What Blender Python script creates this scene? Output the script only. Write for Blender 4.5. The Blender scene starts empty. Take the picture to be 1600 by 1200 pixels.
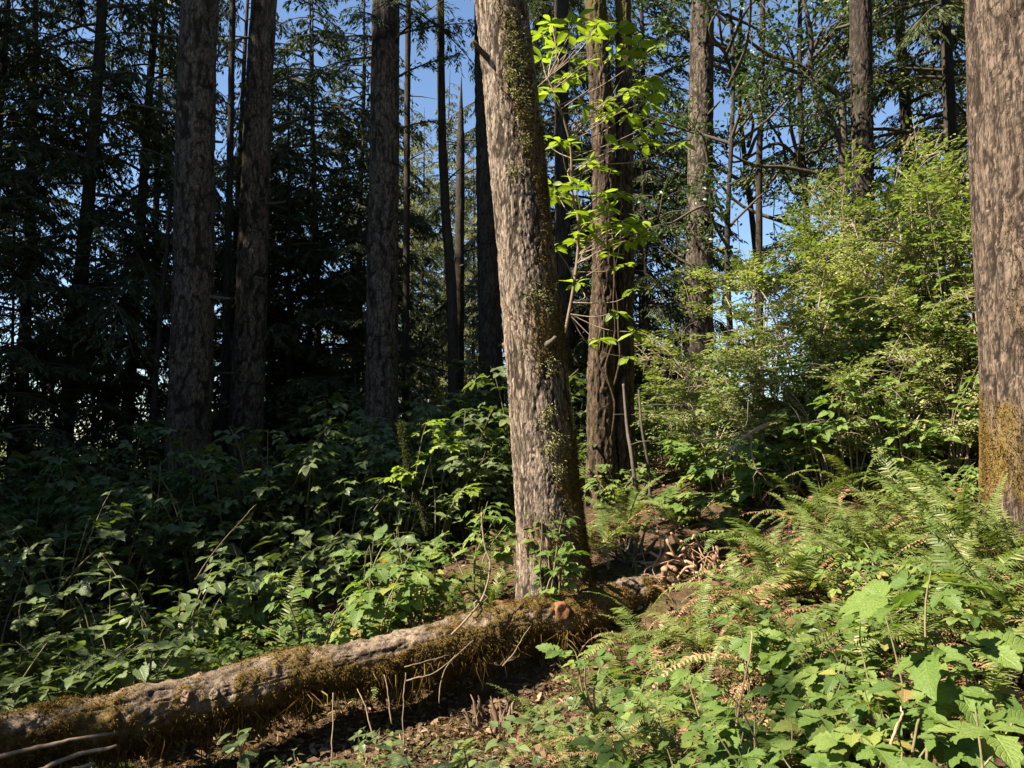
import bpy, math
import numpy as np
from mathutils import Vector, Matrix, Quaternion

scene = bpy.context.scene
col = scene.collection
rad = math.radians

# ------------------------------------------------------------------ camera
F_PX = 1186.0
EYE = np.array([0.0, 0.0, 1.65])
PITCH = rad(4.3)
cam_data = bpy.data.cameras.new('camera')
cam_data.sensor_width = 36.0
cam_data.lens = 36.0 * F_PX / 1600.0
cam_data.clip_start = 0.02
cam_data.clip_end = 3000.0
cam = bpy.data.objects.new('camera', cam_data)
cam.location = EYE
cam.rotation_euler = (rad(90) + PITCH, 0, 0)
col.objects.link(cam)
scene.camera = cam

# ------------------------------------------------------------------ sky, sun, exposure
SUN_AZ = rad(250.0)      # compass style: 0 = +Y, 90 = +X  -> from the left and a little behind the camera
SUN_EL = rad(46.0)
SUN_DIR = np.array([math.sin(SUN_AZ) * math.cos(SUN_EL), math.cos(SUN_AZ) * math.cos(SUN_EL), math.sin(SUN_EL)])
world = bpy.data.worlds.new('World')
scene.world = world
world.use_nodes = True
wn = world.node_tree.nodes
wl = world.node_tree.links
wn.clear()
sky = wn.new('ShaderNodeTexSky')
sky.sky_type = 'NISHITA'
sky.sun_disc = False
sky.sun_elevation = SUN_EL
sky.sun_rotation = SUN_AZ
sky.altitude = 100
sky.air_density = 1.0
sky.dust_density = 0.0
sky.ozone_density = 3.0
bg = wn.new('ShaderNodeBackground')
bg.inputs['Strength'].default_value = 0.055
wo = wn.new('ShaderNodeOutputWorld')
wl.new(sky.outputs[0], bg.inputs[0])
wl.new(bg.outputs[0], wo.inputs[0])

sun_data = bpy.data.lights.new('sun', 'SUN')
sun_data.energy = 5.0
sun_data.angle = rad(0.53)
sun_data.color = (1.0, 0.91, 0.76)
sun = bpy.data.objects.new('sun', sun_data)
sun.rotation_euler = Vector(SUN_DIR).to_track_quat('Z', 'Y').to_euler()
sun.location = (-20, -8, 30)
col.objects.link(sun)

scene.view_settings.view_transform = 'Standard'
scene.view_settings.look = 'None'
scene.view_settings.gamma = 1.0
scene.view_settings.use_curve_mapping = False
scene.view_settings.exposure = 2.0
cy = scene.cycles
cy.use_denoising = True
cy.max_bounces = 5
cy.diffuse_bounces = 3
cy.glossy_bounces = 2
cy.transmission_bounces = 4
cy.transparent_max_bounces = 4
cy.caustics_reflective = False
cy.caustics_refractive = False

# ------------------------------------------------------------------ projection helpers
CP, SP = math.cos(PITCH), math.sin(PITCH)

def at(px, py, Y):
    """World point on the plane y = Y seen at photograph pixel (px, py) of 1600 x 1200."""
    cx, cz = (px - 800.0) / F_PX, (600.0 - py) / F_PX
    d = np.array([cx, CP - cz * SP, SP + cz * CP])
    return EYE + d * (Y / d[1])

def project(p):
    v = np.asarray(p, float) - EYE
    fwd = v[1] * CP + v[2] * SP
    up = -v[1] * SP + v[2] * CP
    if fwd < 0.05:
        return (-9999.0, 9999.0)
    return (800 + F_PX * v[0] / fwd, 600 - F_PX * up / fwd)

# ------------------------------------------------------------------ noise (vectorised)
def _hash(ix, iy, iz, seed):
    h = (ix.astype(np.int64) * 374761393 + iy.astype(np.int64) * 668265263 + iz.astype(np.int64) * 2147483647 + seed * 1274126177) & 0xFFFFFFFF
    h = ((h ^ (h >> 13)) * 1274126177) & 0xFFFFFFFF
    h = ((h ^ (h >> 16)) * 2246822519) & 0xFFFFFFFF
    return ((h ^ (h >> 15)) & 0xFFFFFF) / float(0xFFFFFF)

def vnoise(P, seed=0):
    P = np.asarray(P, float)
    i = np.floor(P).astype(np.int64)
    f = P - i
    u = f * f * f * (f * (f * 6 - 15) + 10)
    r = 0
    for dx in (0, 1):
        for dy in (0, 1):
            for dz in (0, 1):
                w = (u[:, 0] if dx else 1 - u[:, 0]) * (u[:, 1] if dy else 1 - u[:, 1]) * (u[:, 2] if dz else 1 - u[:, 2])
                r = r + w * _hash(i[:, 0] + dx, i[:, 1] + dy, i[:, 2] + dz, seed)
    return r * 2 - 1

def fbm(P, seed=0, octv=4, gain=0.5):
    P = np.asarray(P, float)
    a, s, r = 1.0, 0.0, 0
    for o in range(octv):
        r = r + a * vnoise(P * (2.0 ** o) + o * 17.3, seed + o)
        s += a
        a *= gain
    return r / s

def voro_edge(P, seed=0):
    P = np.asarray(P, float)
    i = np.floor(P).astype(np.int64)
    f1 = np.full(len(P), 9.0)
    f2 = np.full(len(P), 9.0)
    cid = np.zeros(len(P))
    for dx in (-1, 0, 1):
        for dy in (-1, 0, 1):
            for dz in (-1, 0, 1):
                cx, cy_, cz = i[:, 0] + dx, i[:, 1] + dy, i[:, 2] + dz
                q = np.stack([cx + _hash(cx, cy_, cz, seed), cy_ + _hash(cx, cy_, cz, seed + 1), cz + _hash(cx, cy_, cz, seed + 2)], 1)
                d = np.linalg.norm(P - q, axis=1)
                c = _hash(cx, cy_, cz, seed + 3)
                near = d < f1
                f2 = np.where(near, f1, np.minimum(f2, d))
                cid = np.where(near, c, cid)
                f1 = np.where(near, d, f1)
    return f2 - f1, cid

def smooth(a, b, x):
    t = np.clip((x - a) / (b - a), 0, 1)
    return t * t * (3 - 2 * t)

# ------------------------------------------------------------------ mesh helpers
class MB:
    """Collects vertices, triangles and quads (numpy) and builds one mesh."""
    def __init__(self):
        self.V, self.T, self.Q, self.A, self.n = [], [], [], {}, 0
    def add(self, V, T=None, Q=None, **attrs):
        V = np.asarray(V, float).reshape(-1, 3)
        if T is not None and len(T): self.T.append(np.asarray(T, np.int64).reshape(-1, 3) + self.n)
        if Q is not None and len(Q): self.Q.append(np.asarray(Q, np.int64).reshape(-1, 4) + self.n)
        self.V.append(V)
        for k, v in attrs.items():
            self.A.setdefault(k, []).append((self.n, np.broadcast_to(np.asarray(v, float), (len(V),) + np.shape(v)[1:]) if np.ndim(v) else np.full(len(V), float(v))))
        self.n += len(V)
    def mesh(self, name, mat=None, shade=True):
        V = np.concatenate(self.V)
        T = np.concatenate(self.T) if self.T else np.zeros((0, 3), np.int64)
        Q = np.concatenate(self.Q) if self.Q else np.zeros((0, 4), np.int64)
        me = bpy.data.meshes.new(name)
        me.vertices.add(len(V))
        me.vertices.foreach_set('co', V.astype(np.float32).ravel())
        loops = np.concatenate([T.ravel(), Q.ravel()]).astype(np.int32)
        me.loops.add(len(loops))
        me.loops.foreach_set('vertex_index', loops)
        starts = np.concatenate([np.arange(len(T)) * 3, len(T) * 3 + np.arange(len(Q)) * 4]).astype(np.int32)
        me.polygons.add(len(starts))
        me.polygons.foreach_set('loop_start', starts)
        if shade:
            me.polygons.foreach_set('use_smooth', np.ones(len(starts), bool))
        for k, parts in self.A.items():
            vec = parts[0][1].ndim == 2
            arr = np.zeros((len(V), 3) if vec else len(V), np.float32)
            for s, a in parts:
                arr[s:s + len(a)] = a
            at_ = me.attributes.new(k, 'FLOAT_VECTOR' if vec else 'FLOAT', 'POINT')
            at_.data.foreach_set('vector' if vec else 'value', arr.ravel())
        me.update()
        if mat: me.materials.append(mat)
        return me

def link(name, me, parent=None, mat4=None):
    o = bpy.data.objects.new(name, me)
    if parent is not None: o.parent = parent
    if mat4 is not None: o.matrix_local = mat4
    col.objects.link(o)
    return o

def empty(name, loc=(0, 0, 0)):
    o = bpy.data.objects.new(name, None)
    o.location = [float(c) for c in loc]
    o.empty_display_size = 0.1
    col.objects.link(o)
    return o

def unit(v):
    v = np.asarray(v, float)
    return v / (np.linalg.norm(v) + 1e-12)

def frame(d, up=(0, 0, 1)):
    """Rows x, y, z: y along d, z as close to up as possible."""
    y = unit(d)
    x = np.cross(y, np.asarray(up, float))
    if np.linalg.norm(x) < 1e-4: x = np.cross(y, (0.3, 1, 0.1))
    x = unit(x)
    z = np.cross(x, y)
    return np.stack([x, y, z], 0)

def mat4(loc, R, s=1.0):
    """4x4 with columns R rows scaled by s."""
    s = np.broadcast_to(np.asarray(s, float), (3,))
    M = np.eye(4)
    M[:3, 0], M[:3, 1], M[:3, 2] = R[0] * s[0], R[1] * s[1], R[2] * s[2]
    M[:3, 3] = loc
    return Matrix(M.tolist())

def tube(mb, pts, radii, seg=6, jitter=0.0, rng=None, cap=True, **attrs):
    pts = np.asarray(pts, float)
    n = len(pts)
    radii = np.broadcast_to(np.asarray(radii, float), (n,))
    tang = np.gradient(pts, axis=0)
    ring = np.arange(seg) / seg * 2 * np.pi
    ref = np.array([0.13, 0.21, 0.97]) if abs(unit(tang[0])[2]) < 0.8 else np.array([0.97, 0.13, 0.2])
    V = []
    for k in range(n):
        t = unit(tang[k])
        a = unit(np.cross(t, ref)); b = np.cross(t, a)
        r = radii[k] * (1 + (jitter * (rng.random(seg) - 0.5) if rng is not None and jitter else 0))
        V.append(pts[k] + (np.cos(ring) * r)[:, None] * a + (np.sin(ring) * r)[:, None] * b)
    V = np.concatenate(V)
    k, j = np.meshgrid(np.arange(n - 1), np.arange(seg), indexing='ij')
    k, j = k.ravel(), j.ravel()
    j2 = (j + 1) % seg
    Q = np.stack([k * seg + j, k * seg + j2, (k + 1) * seg + j2, (k + 1) * seg + j], 1)
    T = []
    if cap:
        V = np.concatenate([V, pts[:1], pts[-1:]])
        c0, c1 = n * seg, n * seg + 1
        T = [(c0, (q + 1) % seg, q) for q in range(seg)] + [(c1, (n - 1) * seg + q, (n - 1) * seg + (q + 1) % seg) for q in range(seg)]
    mb.add(V, T=T, Q=Q, **attrs)

def bezier(p, n):
    """Catmull-Rom through the control points."""
    p = np.asarray(p, float)
    q = np.concatenate([[2 * p[0] - p[1]], p, [2 * p[-1] - p[-2]]])
    t = np.linspace(0, len(p) - 1 - 1e-9, n)
    i = np.floor(t).astype(int); f = (t - i)[:, None]
    a, b, c, d = q[i], q[i + 1], q[i + 2], q[i + 3]
    return 0.5 * (2 * b + (c - a) * f + (2 * a - 5 * b + 4 * c - d) * f ** 2 + (3 * b - a - 3 * c + d) * f ** 3)

def scatter(mb, V, T, Q, R, loc, s, rnd=None, lf=None):
    """Adds len(loc) copies of a template. R: (n,3,3) rows are the local axes; s: (n,) or (n,3)."""
    n, m = len(loc), len(V)
    s = np.asarray(s, float)
    if s.ndim == 1: s = np.repeat(s[:, None], 3, 1)
    W = np.einsum('mk,nk,nkj->nmj', V, s, R) + loc[:, None, :]
    off = (np.arange(n) * m)[:, None, None]
    TT = (T[None] + off).reshape(-1, 3) if T is not None and len(T) else None
    QQ = (Q[None] + off).reshape(-1, 4) if Q is not None and len(Q) else None
    at_ = {}
    if rnd is not None: at_['rnd'] = np.repeat(rnd, m)
    if lf is not None: at_['lf'] = np.tile(lf, (n, 1))
    mb.add(W.reshape(-1, 3), T=TT, Q=QQ, **at_)

def frames(D, up):
    """Vectorised frame(): D (n,3), up (n,3)."""
    y = D / (np.linalg.norm(D, axis=1, keepdims=True) + 1e-12)
    x = np.cross(y, up)
    x /= (np.linalg.norm(x, axis=1, keepdims=True) + 1e-9)
    z = np.cross(x, y)
    return np.stack([x, y, z], 1)

# ------------------------------------------------------------------ labels
THINGS = []
def thing(o, category, label=None, look=None, zone=None, group=None, pos=None):
    o['category'] = category
    if group: o['group'] = group
    if label: o['label'] = label
    else: THINGS.append((o, look, zone, pos))
    return o

ORD = 'first second third fourth fifth sixth seventh eighth ninth tenth eleventh twelfth thirteenth fourteenth fifteenth sixteenth seventeenth eighteenth nineteenth twentieth'.split()
def ordinal(i):
    if i < 20: return ORD[i]
    tens = {2: 'twenty', 3: 'thirty', 4: 'forty', 5: 'fifty', 6: 'sixty', 7: 'seventy', 8: 'eighty', 9: 'ninety'}[(i + 1) // 10]
    return tens + '-' + ORD[i % 10] if (i + 1) % 10 else tens[:-1] + 'ieth'

def finish_labels():
    groups = {}
    for o, look, zone, pos in THINGS:
        groups.setdefault((look, zone), []).append((project(pos)[0], o))
    for (look, zone), items in groups.items():
        items.sort(key=lambda t: t[0])
        for i, (_, o) in enumerate(items):
            if len(items) == 1: o['label'] = look + ' ' + zone
            else: o['label'] = look + ' ' + zone + ', ' + ordinal(i) + ' from the left'

# ------------------------------------------------------------------ materials
def new_mat(name):
    m = bpy.data.materials.new(name)
    m.use_nodes = True
    m.node_tree.nodes.clear()
    return m, m.node_tree.nodes, m.node_tree.links

def N(nodes, kind, **kw):
    n = nodes.new(kind)
    for k, v in kw.items():
        if k in n.inputs: n.inputs[k].default_value = v
        else: setattr(n, k, v)
    return n

def ramp(nodes, stops):
    r = nodes.new('ShaderNodeValToRGB')
    el = r.color_ramp.elements
    while len(el) > 1: el.remove(el[-1])
    for i, (p, c) in enumerate(stops):
        e = el[0] if i == 0 else el.new(p)
        e.position = p
        e.color = (c[0], c[1], c[2], 1.0)
    return r

def rnd_value(nodes, links):
    """attribute rnd + object random, wrapped to 0..1"""
    a = N(nodes, 'ShaderNodeAttribute', attribute_name='rnd')
    oi = N(nodes, 'ShaderNodeObjectInfo')
    ad = N(nodes, 'ShaderNodeMath', operation='ADD')
    links.new(a.outputs['Fac'], ad.inputs[0]); links.new(oi.outputs['Random'], ad.inputs[1])
    fr = N(nodes, 'ShaderNodeMath', operation='FRACT')
    links.new(ad.outputs[0], fr.inputs[0])
    return fr.outputs[0]

def leaf_mat(name, stops, trans=0.38, tint=(1.35, 1.5, 0.6), rough=0.42, spec=0.35, veins=0.0, spots=0.25):
    m, n, l = new_mat(name)
    rv = rnd_value(n, l)
    cr = ramp(n, stops)
    l.new(rv, cr.inputs[0])
    colr = cr.outputs[0]
    tc = N(n, 'ShaderNodeTexCoord')
    nz = N(n, 'ShaderNodeTexNoise', Scale=38.0, Detail=3.0)
    l.new(tc.outputs['Object'], nz.inputs['Vector'])
    mr = N(n, 'ShaderNodeMapRange'); mr.inputs[1].default_value = 0.3; mr.inputs[2].default_value = 0.7
    mr.inputs[3].default_value = 1 - spots; mr.inputs[4].default_value = 1 + spots
    l.new(nz.outputs[0], mr.inputs[0])
    hv = N(n, 'ShaderNodeVectorMath', operation='SCALE')
    l.new(colr, hv.inputs[0]); l.new(mr.outputs[0], hv.inputs['Scale'])
    colr = hv.outputs[0]
    bs = N(n, 'ShaderNodeBsdfPrincipled', Roughness=rough)
    bs.inputs['Specular IOR Level'].default_value = spec
    if veins > 0:
        at_ = N(n, 'ShaderNodeAttribute', attribute_name='lf')
        sx = N(n, 'ShaderNodeSeparateXYZ'); l.new(at_.outputs['Vector'], sx.inputs[0])
        au = N(n, 'ShaderNodeMath', operation='ABSOLUTE'); l.new(sx.outputs[0], au.inputs[0])
        mu = N(n, 'ShaderNodeMath', operation='MULTIPLY_ADD'); l.new(au.outputs[0], mu.inputs[0]); mu.inputs[1].default_value = -0.28; l.new(sx.outputs[1], mu.inputs[2])
        fr = N(n, 'ShaderNodeMath', operation='MULTIPLY'); l.new(mu.outputs[0], fr.inputs[0]); fr.inputs[1].default_value = 52.0
        si = N(n, 'ShaderNodeMath', operation='SINE'); l.new(fr.outputs[0], si.inputs[0])
        pw = N(n, 'ShaderNodeMapRange'); pw.inputs[1].default_value = 0.6; pw.inputs[2].default_value = 1.0
        l.new(si.outputs[0], pw.inputs[0])
        mid = N(n, 'ShaderNodeMapRange'); mid.inputs[1].default_value = 0.10; mid.inputs[2].default_value = 0.02
        l.new(au.outputs[0], mid.inputs[0])
        mx = N(n, 'ShaderNodeMath', operation='MAXIMUM'); l.new(pw.outputs[0], mx.inputs[0]); l.new(mid.outputs[0], mx.inputs[1])
        mixc = N(n, 'ShaderNodeMix', data_type='RGBA', blend_type='MULTIPLY')
        mixc.inputs[7].default_value = (1.25, 1.22, 1.25, 1)
        fm = N(n, 'ShaderNodeMath', operation='MULTIPLY'); l.new(mx.outputs[0], fm.inputs[0]); fm.inputs[1].default_value = veins
        l.new(fm.outputs[0], mixc.inputs[0]); l.new(colr, mixc.inputs[6])
        colr = mixc.outputs[2]
        bp = N(n, 'ShaderNodeBump', Strength=0.5, Distance=0.004); bp.invert = True
        l.new(mx.outputs[0], bp.inputs['Height']); l.new(bp.outputs[0], bs.inputs['Normal'])
    l.new(colr, bs.inputs['Base Color'])
    tr = N(n, 'ShaderNodeBsdfTranslucent')
    tm = N(n, 'ShaderNodeMix', data_type='RGBA', blend_type='MULTIPLY'); tm.inputs[0].default_value = 1.0
    tm.inputs[7].default_value = (*tint, 1)
    l.new(colr, tm.inputs[6]); l.new(tm.outputs[2], tr.inputs[0])
    mix = N(n, 'ShaderNodeMixShader', Fac=trans)
    l.new(bs.outputs[0], mix.inputs[1]); l.new(tr.outputs[0], mix.inputs[2])
    out = N(n, 'ShaderNodeOutputMaterial')
    l.new(mix.outputs[0], out.inputs[0])
    return m

def wood_mat(name, c1, c2, scale=30.0, rough=0.8, stretch=(1, 1, 1), bump=0.3):
    m, n, l = new_mat(name)
    tc = N(n, 'ShaderNodeTexCoord')
    mp = N(n, 'ShaderNodeMapping'); mp.inputs['Scale'].default_value = stretch
    l.new(tc.outputs['Object'], mp.inputs[0])
    nz = N(n, 'ShaderNodeTexNoise', Scale=scale, Detail=6.0, Roughness=0.65)
    l.new(mp.outputs[0], nz.inputs['Vector'])
    oi = N(n, 'ShaderNodeObjectInfo')
    ad = N(n, 'ShaderNodeMath', operation='MULTIPLY_ADD'); l.new(oi.outputs['Random'], ad.inputs[0]); ad.inputs[1].default_value = 0.25; l.new(nz.outputs[0], ad.inputs[2])
    cr = ramp(n, [(0.35, c1), (0.85, c2)])
    l.new(ad.outputs[0], cr.inputs[0])
    bs = N(n, 'ShaderNodeBsdfPrincipled', Roughness=rough)
    bs.inputs['Specular IOR Level'].default_value = 0.2
    l.new(cr.outputs[0], bs.inputs['Base Color'])
    bp = N(n, 'ShaderNodeBump', Strength=bump, Distance=0.01)
    l.new(nz.outputs[0], bp.inputs['Height']); l.new(bp.outputs[0], bs.inputs['Normal'])
    out = N(n, 'ShaderNodeOutputMaterial'); l.new(bs.outputs[0], out.inputs[0])
    return m

def bark_mat(name, plate1, plate2, fissure, moss=(0.10, 0.085, 0.02), moss2=(0.05, 0.06, 0.015), lichen=(0.34, 0.33, 0.25), fine=60.0, fis=(24.0, 0.16), fis_w=0.05):
    m, n, l = new_mat(name)
    tc = N(n, 'ShaderNodeTexCoord')
    mp = N(n, 'ShaderNodeMapping'); mp.inputs['Scale'].default_value = (1, 1, 0.3)
    l.new(tc.outputs['Object'], mp.inputs[0])
    nz = N(n, 'ShaderNodeTexNoise', Scale=fine, Detail=8.0, Roughness=0.7)
    l.new(mp.outputs[0], nz.inputs['Vector'])
    nb = N(n, 'ShaderNodeTexNoise', Scale=6.0, Detail=4.0)
    l.new(tc.outputs['Object'], nb.inputs['Vector'])
    crk = ramp(n, [(0.25, plate1), (0.75, plate2)])
    am = N(n, 'ShaderNodeMath', operation='MULTIPLY_ADD'); l.new(nb.outputs[0], am.inputs[0]); am.inputs[1].default_value = 0.5
    hm = N(n, 'ShaderNodeMath', operation='MULTIPLY'); l.new(nz.outputs[0], hm.inputs[0]); hm.inputs[1].default_value = 0.5
    l.new(hm.outputs[0], am.inputs[2]); l.new(am.outputs[0], crk.inputs[0])
    # fissures: darker inner bark, deepened to near black as shade in the mesh grooves
    cav = N(n, 'ShaderNodeAttribute', attribute_name='cav')
    pid = N(n, 'ShaderNodeAttribute', attribute_name='plate')
    pm = N(n, 'ShaderNodeMapRange'); pm.inputs[3].default_value = 0.62; pm.inputs[4].default_value = 1.25; l.new(pid.outputs['Fac'], pm.inputs[0])
    pv = N(n, 'ShaderNodeVectorMath', operation='SCALE'); l.new(crk.outputs[0], pv.inputs[0]); l.new(pm.outputs[0], pv.inputs['Scale'])
    mx = N(n, 'ShaderNodeMix', data_type='RGBA'); l.new(cav.outputs['Fac'], mx.inputs[0]); l.new(pv.outputs[0], mx.inputs[6]); mx.inputs[7].default_value = (*fissure, 1)
    # narrow furrows finer than the mesh can carry: zero lines of two stretched noises
    masks = []
    for sc_, sh in ((fis[0], 0.0), (fis[0] * 1.7, 4.7)):
        fm_ = N(n, 'ShaderNodeMapping'); fm_.inputs['Scale'].default_value = (1, 1, fis[1]); fm_.inputs['Location'].default_value = (sh, sh, sh)
        l.new(tc.outputs['Object'], fm_.inputs[0])
        fn = N(n, 'ShaderNodeTexNoise', Scale=sc_, Detail=2.5, Roughness=0.55, Distortion=0.35); l.new(fm_.outputs[0], fn.inputs['Vector'])
        f1_ = N(n, 'ShaderNodeMath', operation='SUBTRACT'); l.new(fn.outputs[0], f1_.inputs[0]); f1_.inputs[1].default_value = 0.5
        f2_ = N(n, 'ShaderNodeMath', operation='ABSOLUTE'); l.new(f1_.outputs[0], f2_.inputs[0])
        f3_ = N(n, 'ShaderNodeMapRange'); f3_.inputs[1].default_value = fis_w; f3_.inputs[2].default_value = fis_w * 0.25; l.new(f2_.outputs[0], f3_.inputs[0])
        masks.append(f3_.outputs[0])
    fw = N(n, 'ShaderNodeMath', operation='MULTIPLY'); l.new(masks[1], fw.inputs[0]); fw.inputs[1].default_value = 0.6
    fmax = N(n, 'ShaderNodeMath', operation='MAXIMUM'); l.new(masks[0], fmax.inputs[0]); l.new(fw.outputs[0], fmax.inputs[1])
    mxf = N(n, 'ShaderNodeMix', data_type='RGBA'); mxf.inputs[7].default_value = (*fissure, 1)
    fmul = N(n, 'ShaderNodeMath', operation='MULTIPLY'); l.new(fmax.outputs[0], fmul.inputs[0]); fmul.inputs[1].default_value = 0.85
    l.new(fmul.outputs[0], mxf.inputs[0]); l.new(mx.outputs[2], mxf.inputs[6])
    mx = mxf
    # lichen flecks
    li = N(n, 'ShaderNodeTexNoise', Scale=22.0, Detail=5.0, Roughness=0.75); l.new(tc.outputs['Object'], li.inputs['Vector'])
    lr = N(n, 'ShaderNodeMapRange'); lr.inputs[1].default_value = 0.63; lr.inputs[2].default_value = 0.70; lr.inputs[4].default_value = 0.45
    l.new(li.outputs[0], lr.inputs[0])
    m2 = N(n, 'ShaderNodeMix', data_type='RGBA'); l.new(lr.outputs[0], m2.inputs[0]); l.new(mx.outputs[2], m2.inputs[6]); m2.inputs[7].default_value = (*lichen, 1)
    # moss
    ms = N(n, 'ShaderNodeAttribute', attribute_name='moss')
    mn = N(n, 'ShaderNodeTexNoise', Scale=90.0, Detail=4.0, Roughness=0.7); l.new(tc.outputs['Object'], mn.inputs['Vector'])
    mc = ramp(n, [(0.3, moss2), (0.7, moss)]); l.new(mn.outputs[0], mc.inputs[0])
    me_ = N(n, 'ShaderNodeMath', operation='MULTIPLY_ADD'); l.new(mn.outputs[0], me_.inputs[0]); me_.inputs[1].default_value = 0.9; l.new(ms.outputs['Fac'], me_.inputs[2])
    mf = N(n, 'ShaderNodeMapRange'); mf.inputs[1].default_value = 0.75; mf.inputs[2].default_value = 1.05; l.new(me_.outputs[0], mf.inputs[0])
    m3 = N(n, 'ShaderNodeMix', data_type='RGBA'); l.new(mf.outputs[0], m3.inputs[0]); l.new(m2.outputs[2], m3.inputs[6]); l.new(mc.outputs[0], m3.inputs[7])
    bs = N(n, 'ShaderNodeBsdfPrincipled', Roughness=0.9)
    bs.inputs['Specular IOR Level'].default_value = 0.15
    l.new(m3.outputs[2], bs.inputs['Base Color'])
    vo = N(n, 'ShaderNodeTexVoronoi', Scale=fine * 0.9, feature='F1'); l.new(mp.outputs[0], vo.inputs['Vector'])
    hs = N(n, 'ShaderNodeMath', operation='ADD'); l.new(nz.outputs[0], hs.inputs[0]); l.new(mn.outputs[0], hs.inputs[1])
    hs2 = N(n, 'ShaderNodeMath', operation='MULTIPLY_ADD'); l.new(vo.outputs[0], hs2.inputs[0]); hs2.inputs[1].default_value = -0.7; l.new(hs.outputs[0], hs2.inputs[2])
    hs3 = N(n, 'ShaderNodeMath', operation='MULTIPLY_ADD'); l.new(fmax.outputs[0], hs3.inputs[0]); hs3.inputs[1].default_value = -1.2; l.new(hs2.outputs[0], hs3.inputs[2])
    bp = N(n, 'ShaderNodeBump', Strength=0.5, Distance=0.010); l.new(hs3.outputs[0], bp.inputs['Height']); l.new(bp.outputs[0], bs.inputs['Normal'])
    out = N(n, 'ShaderNodeOutputMaterial'); l.new(bs.outputs[0], out.inputs[0])
    return m

M = {}
M['salmon'] = leaf_mat('salmonberry_leaf', [(0.0, (0.07, 0.115, 0.026)), (0.5, (0.11, 0.165, 0.036)), (0.92, (0.16, 0.21, 0.052)), (0.97, (0.23, 0.23, 0.055)), (1.0, (0.24, 0.175, 0.065))], trans=0.36, veins=0.8, rough=0.5, spec=0.25)
M['shrub'] = leaf_mat('shrub_leaf', [(0.0, (0.075, 0.105, 0.038)), (0.6, (0.11, 0.145, 0.05)), (1.0, (0.15, 0.18, 0.065))], trans=0.34, veins=0.6)
M['lime'] = leaf_mat('sapling_leaf', [(0.0, (0.14, 0.19, 0.02)), (0.5, (0.20, 0.27, 0.03)), (1.0, (0.26, 0.33, 0.05))], trans=0.45, tint=(1.3, 1.4, 0.5), veins=0.5)
M['huckle'] = leaf_mat('huckleberry_leaf', [(0.0, (0.08, 0.12, 0.03)), (0.35, (0.18, 0.225, 0.065)), (0.85, (0.31, 0.335, 0.12)), (0.96, (0.34, 0.32, 0.13)), (1.0, (0.32, 0.22, 0.11))], trans=0.3, rough=0.34, spec=0.6)
M['broad'] = leaf_mat('broad_leaf', [(0.0, (0.035, 0.06, 0.02)), (0.6, (0.055, 0.09, 0.03)), (1.0, (0.09, 0.12, 0.04))], trans=0.25)
M['fern'] = leaf_mat('fern_frond', [(0.0, (0.07, 0.11, 0.02)), (0.5, (0.12, 0.15, 0.035)), (1.0, (0.19, 0.205, 0.06))], trans=0.35, rough=0.5)
M['fern_dead'] = leaf_mat('dead_fern_frond', [(0.0, (0.16, 0.085, 0.04)), (0.5, (0.24, 0.14, 0.07)), (1.0, (0.30, 0.20, 0.11))], trans=0.2, tint=(1.1, 1, 0.8), rough=0.8, spec=0.1)
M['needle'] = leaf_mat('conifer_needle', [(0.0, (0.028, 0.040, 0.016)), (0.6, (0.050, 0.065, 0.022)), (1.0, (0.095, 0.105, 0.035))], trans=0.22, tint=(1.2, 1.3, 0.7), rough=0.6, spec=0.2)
M['needle_sunlit'] = leaf_mat('sunlit_conifer_needle', [(0.0, (0.09, 0.105, 0.035)), (0.6, (0.16, 0.17, 0.06)), (1.0, (0.23, 0.22, 0.09))], trans=0.28, tint=(1.2, 1.2, 0.7), rough=0.6, spec=0.2)  # lighter needle copy: sunlight put into the colour of the lit conifers
M['moss'] = leaf_mat('moss_strand', [(0.0, (0.045, 0.026, 0.012)), (0.5, (0.10, 0.058, 0.020)), (0.85, (0.14, 0.092, 0.025)), (1.0, (0.19, 0.15, 0.04))], trans=0.3, tint=(1.2, 1.1, 0.6), rough=0.9, spec=0.05)
M['moss_green'] = leaf_mat('green_moss_strand', [(0.0, (0.02, 0.026, 0.008)), (0.6, (0.045, 0.055, 0.014)), (1.0, (0.09, 0.10, 0.025))], trans=0.3, tint=(1.2, 1.1, 0.6), rough=0.9, spec=0.05)
M['moss_pale'] = leaf_mat('pale_moss_strand', [(0.0, (0.16, 0.15, 0.05)), (0.5, (0.26, 0.25, 0.10)), (1.0, (0.36, 0.34, 0.18))], trans=0.3, tint=(1.1, 1.1, 0.7), rough=0.9, spec=0.05)
M['litter'] = leaf_mat('leaf_litter', [(0.0, (0.045, 0.028, 0.017)), (0.4, (0.10, 0.065, 0.038)), (0.8, (0.19, 0.125, 0.07)), (1.0, (0.30, 0.22, 0.13))], trans=0.12, tint=(1.1, 1, 0.8), rough=0.85, spec=0.1)
M['stem'] = wood_mat('green_stem', (0.10, 0.09, 0.04), (0.20, 0.17, 0.09), 60)
M['brown_stick'] = wood_mat('brown_stick', (0.07, 0.05, 0.033), (0.21, 0.155, 0.105), 50, stretch=(1, 1, 0.3))
M['stick'] = wood_mat('dead_stick', (0.14, 0.10, 0.07), (0.34, 0.27, 0.20), 50, stretch=(1, 1, 0.3))
M['twig'] = wood_mat('dark_twig', (0.035, 0.028, 0.02), (0.10, 0.08, 0.06), 40)
M['pale_twig'] = wood_mat('pale_twig', (0.28, 0.25, 0.19), (0.50, 0.46, 0.38), 40)
M['root'] = wood_mat('weathered_root', (0.15, 0.08, 0.045), (0.40, 0.26, 0.16), 35, stretch=(1, 1, 0.4))
M['rot'] = wood_mat('rotten_wood', (0.045, 0.028, 0.018), (0.17, 0.11, 0.07), 28, stretch=(1, 1, 0.25), bump=0.8)
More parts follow.
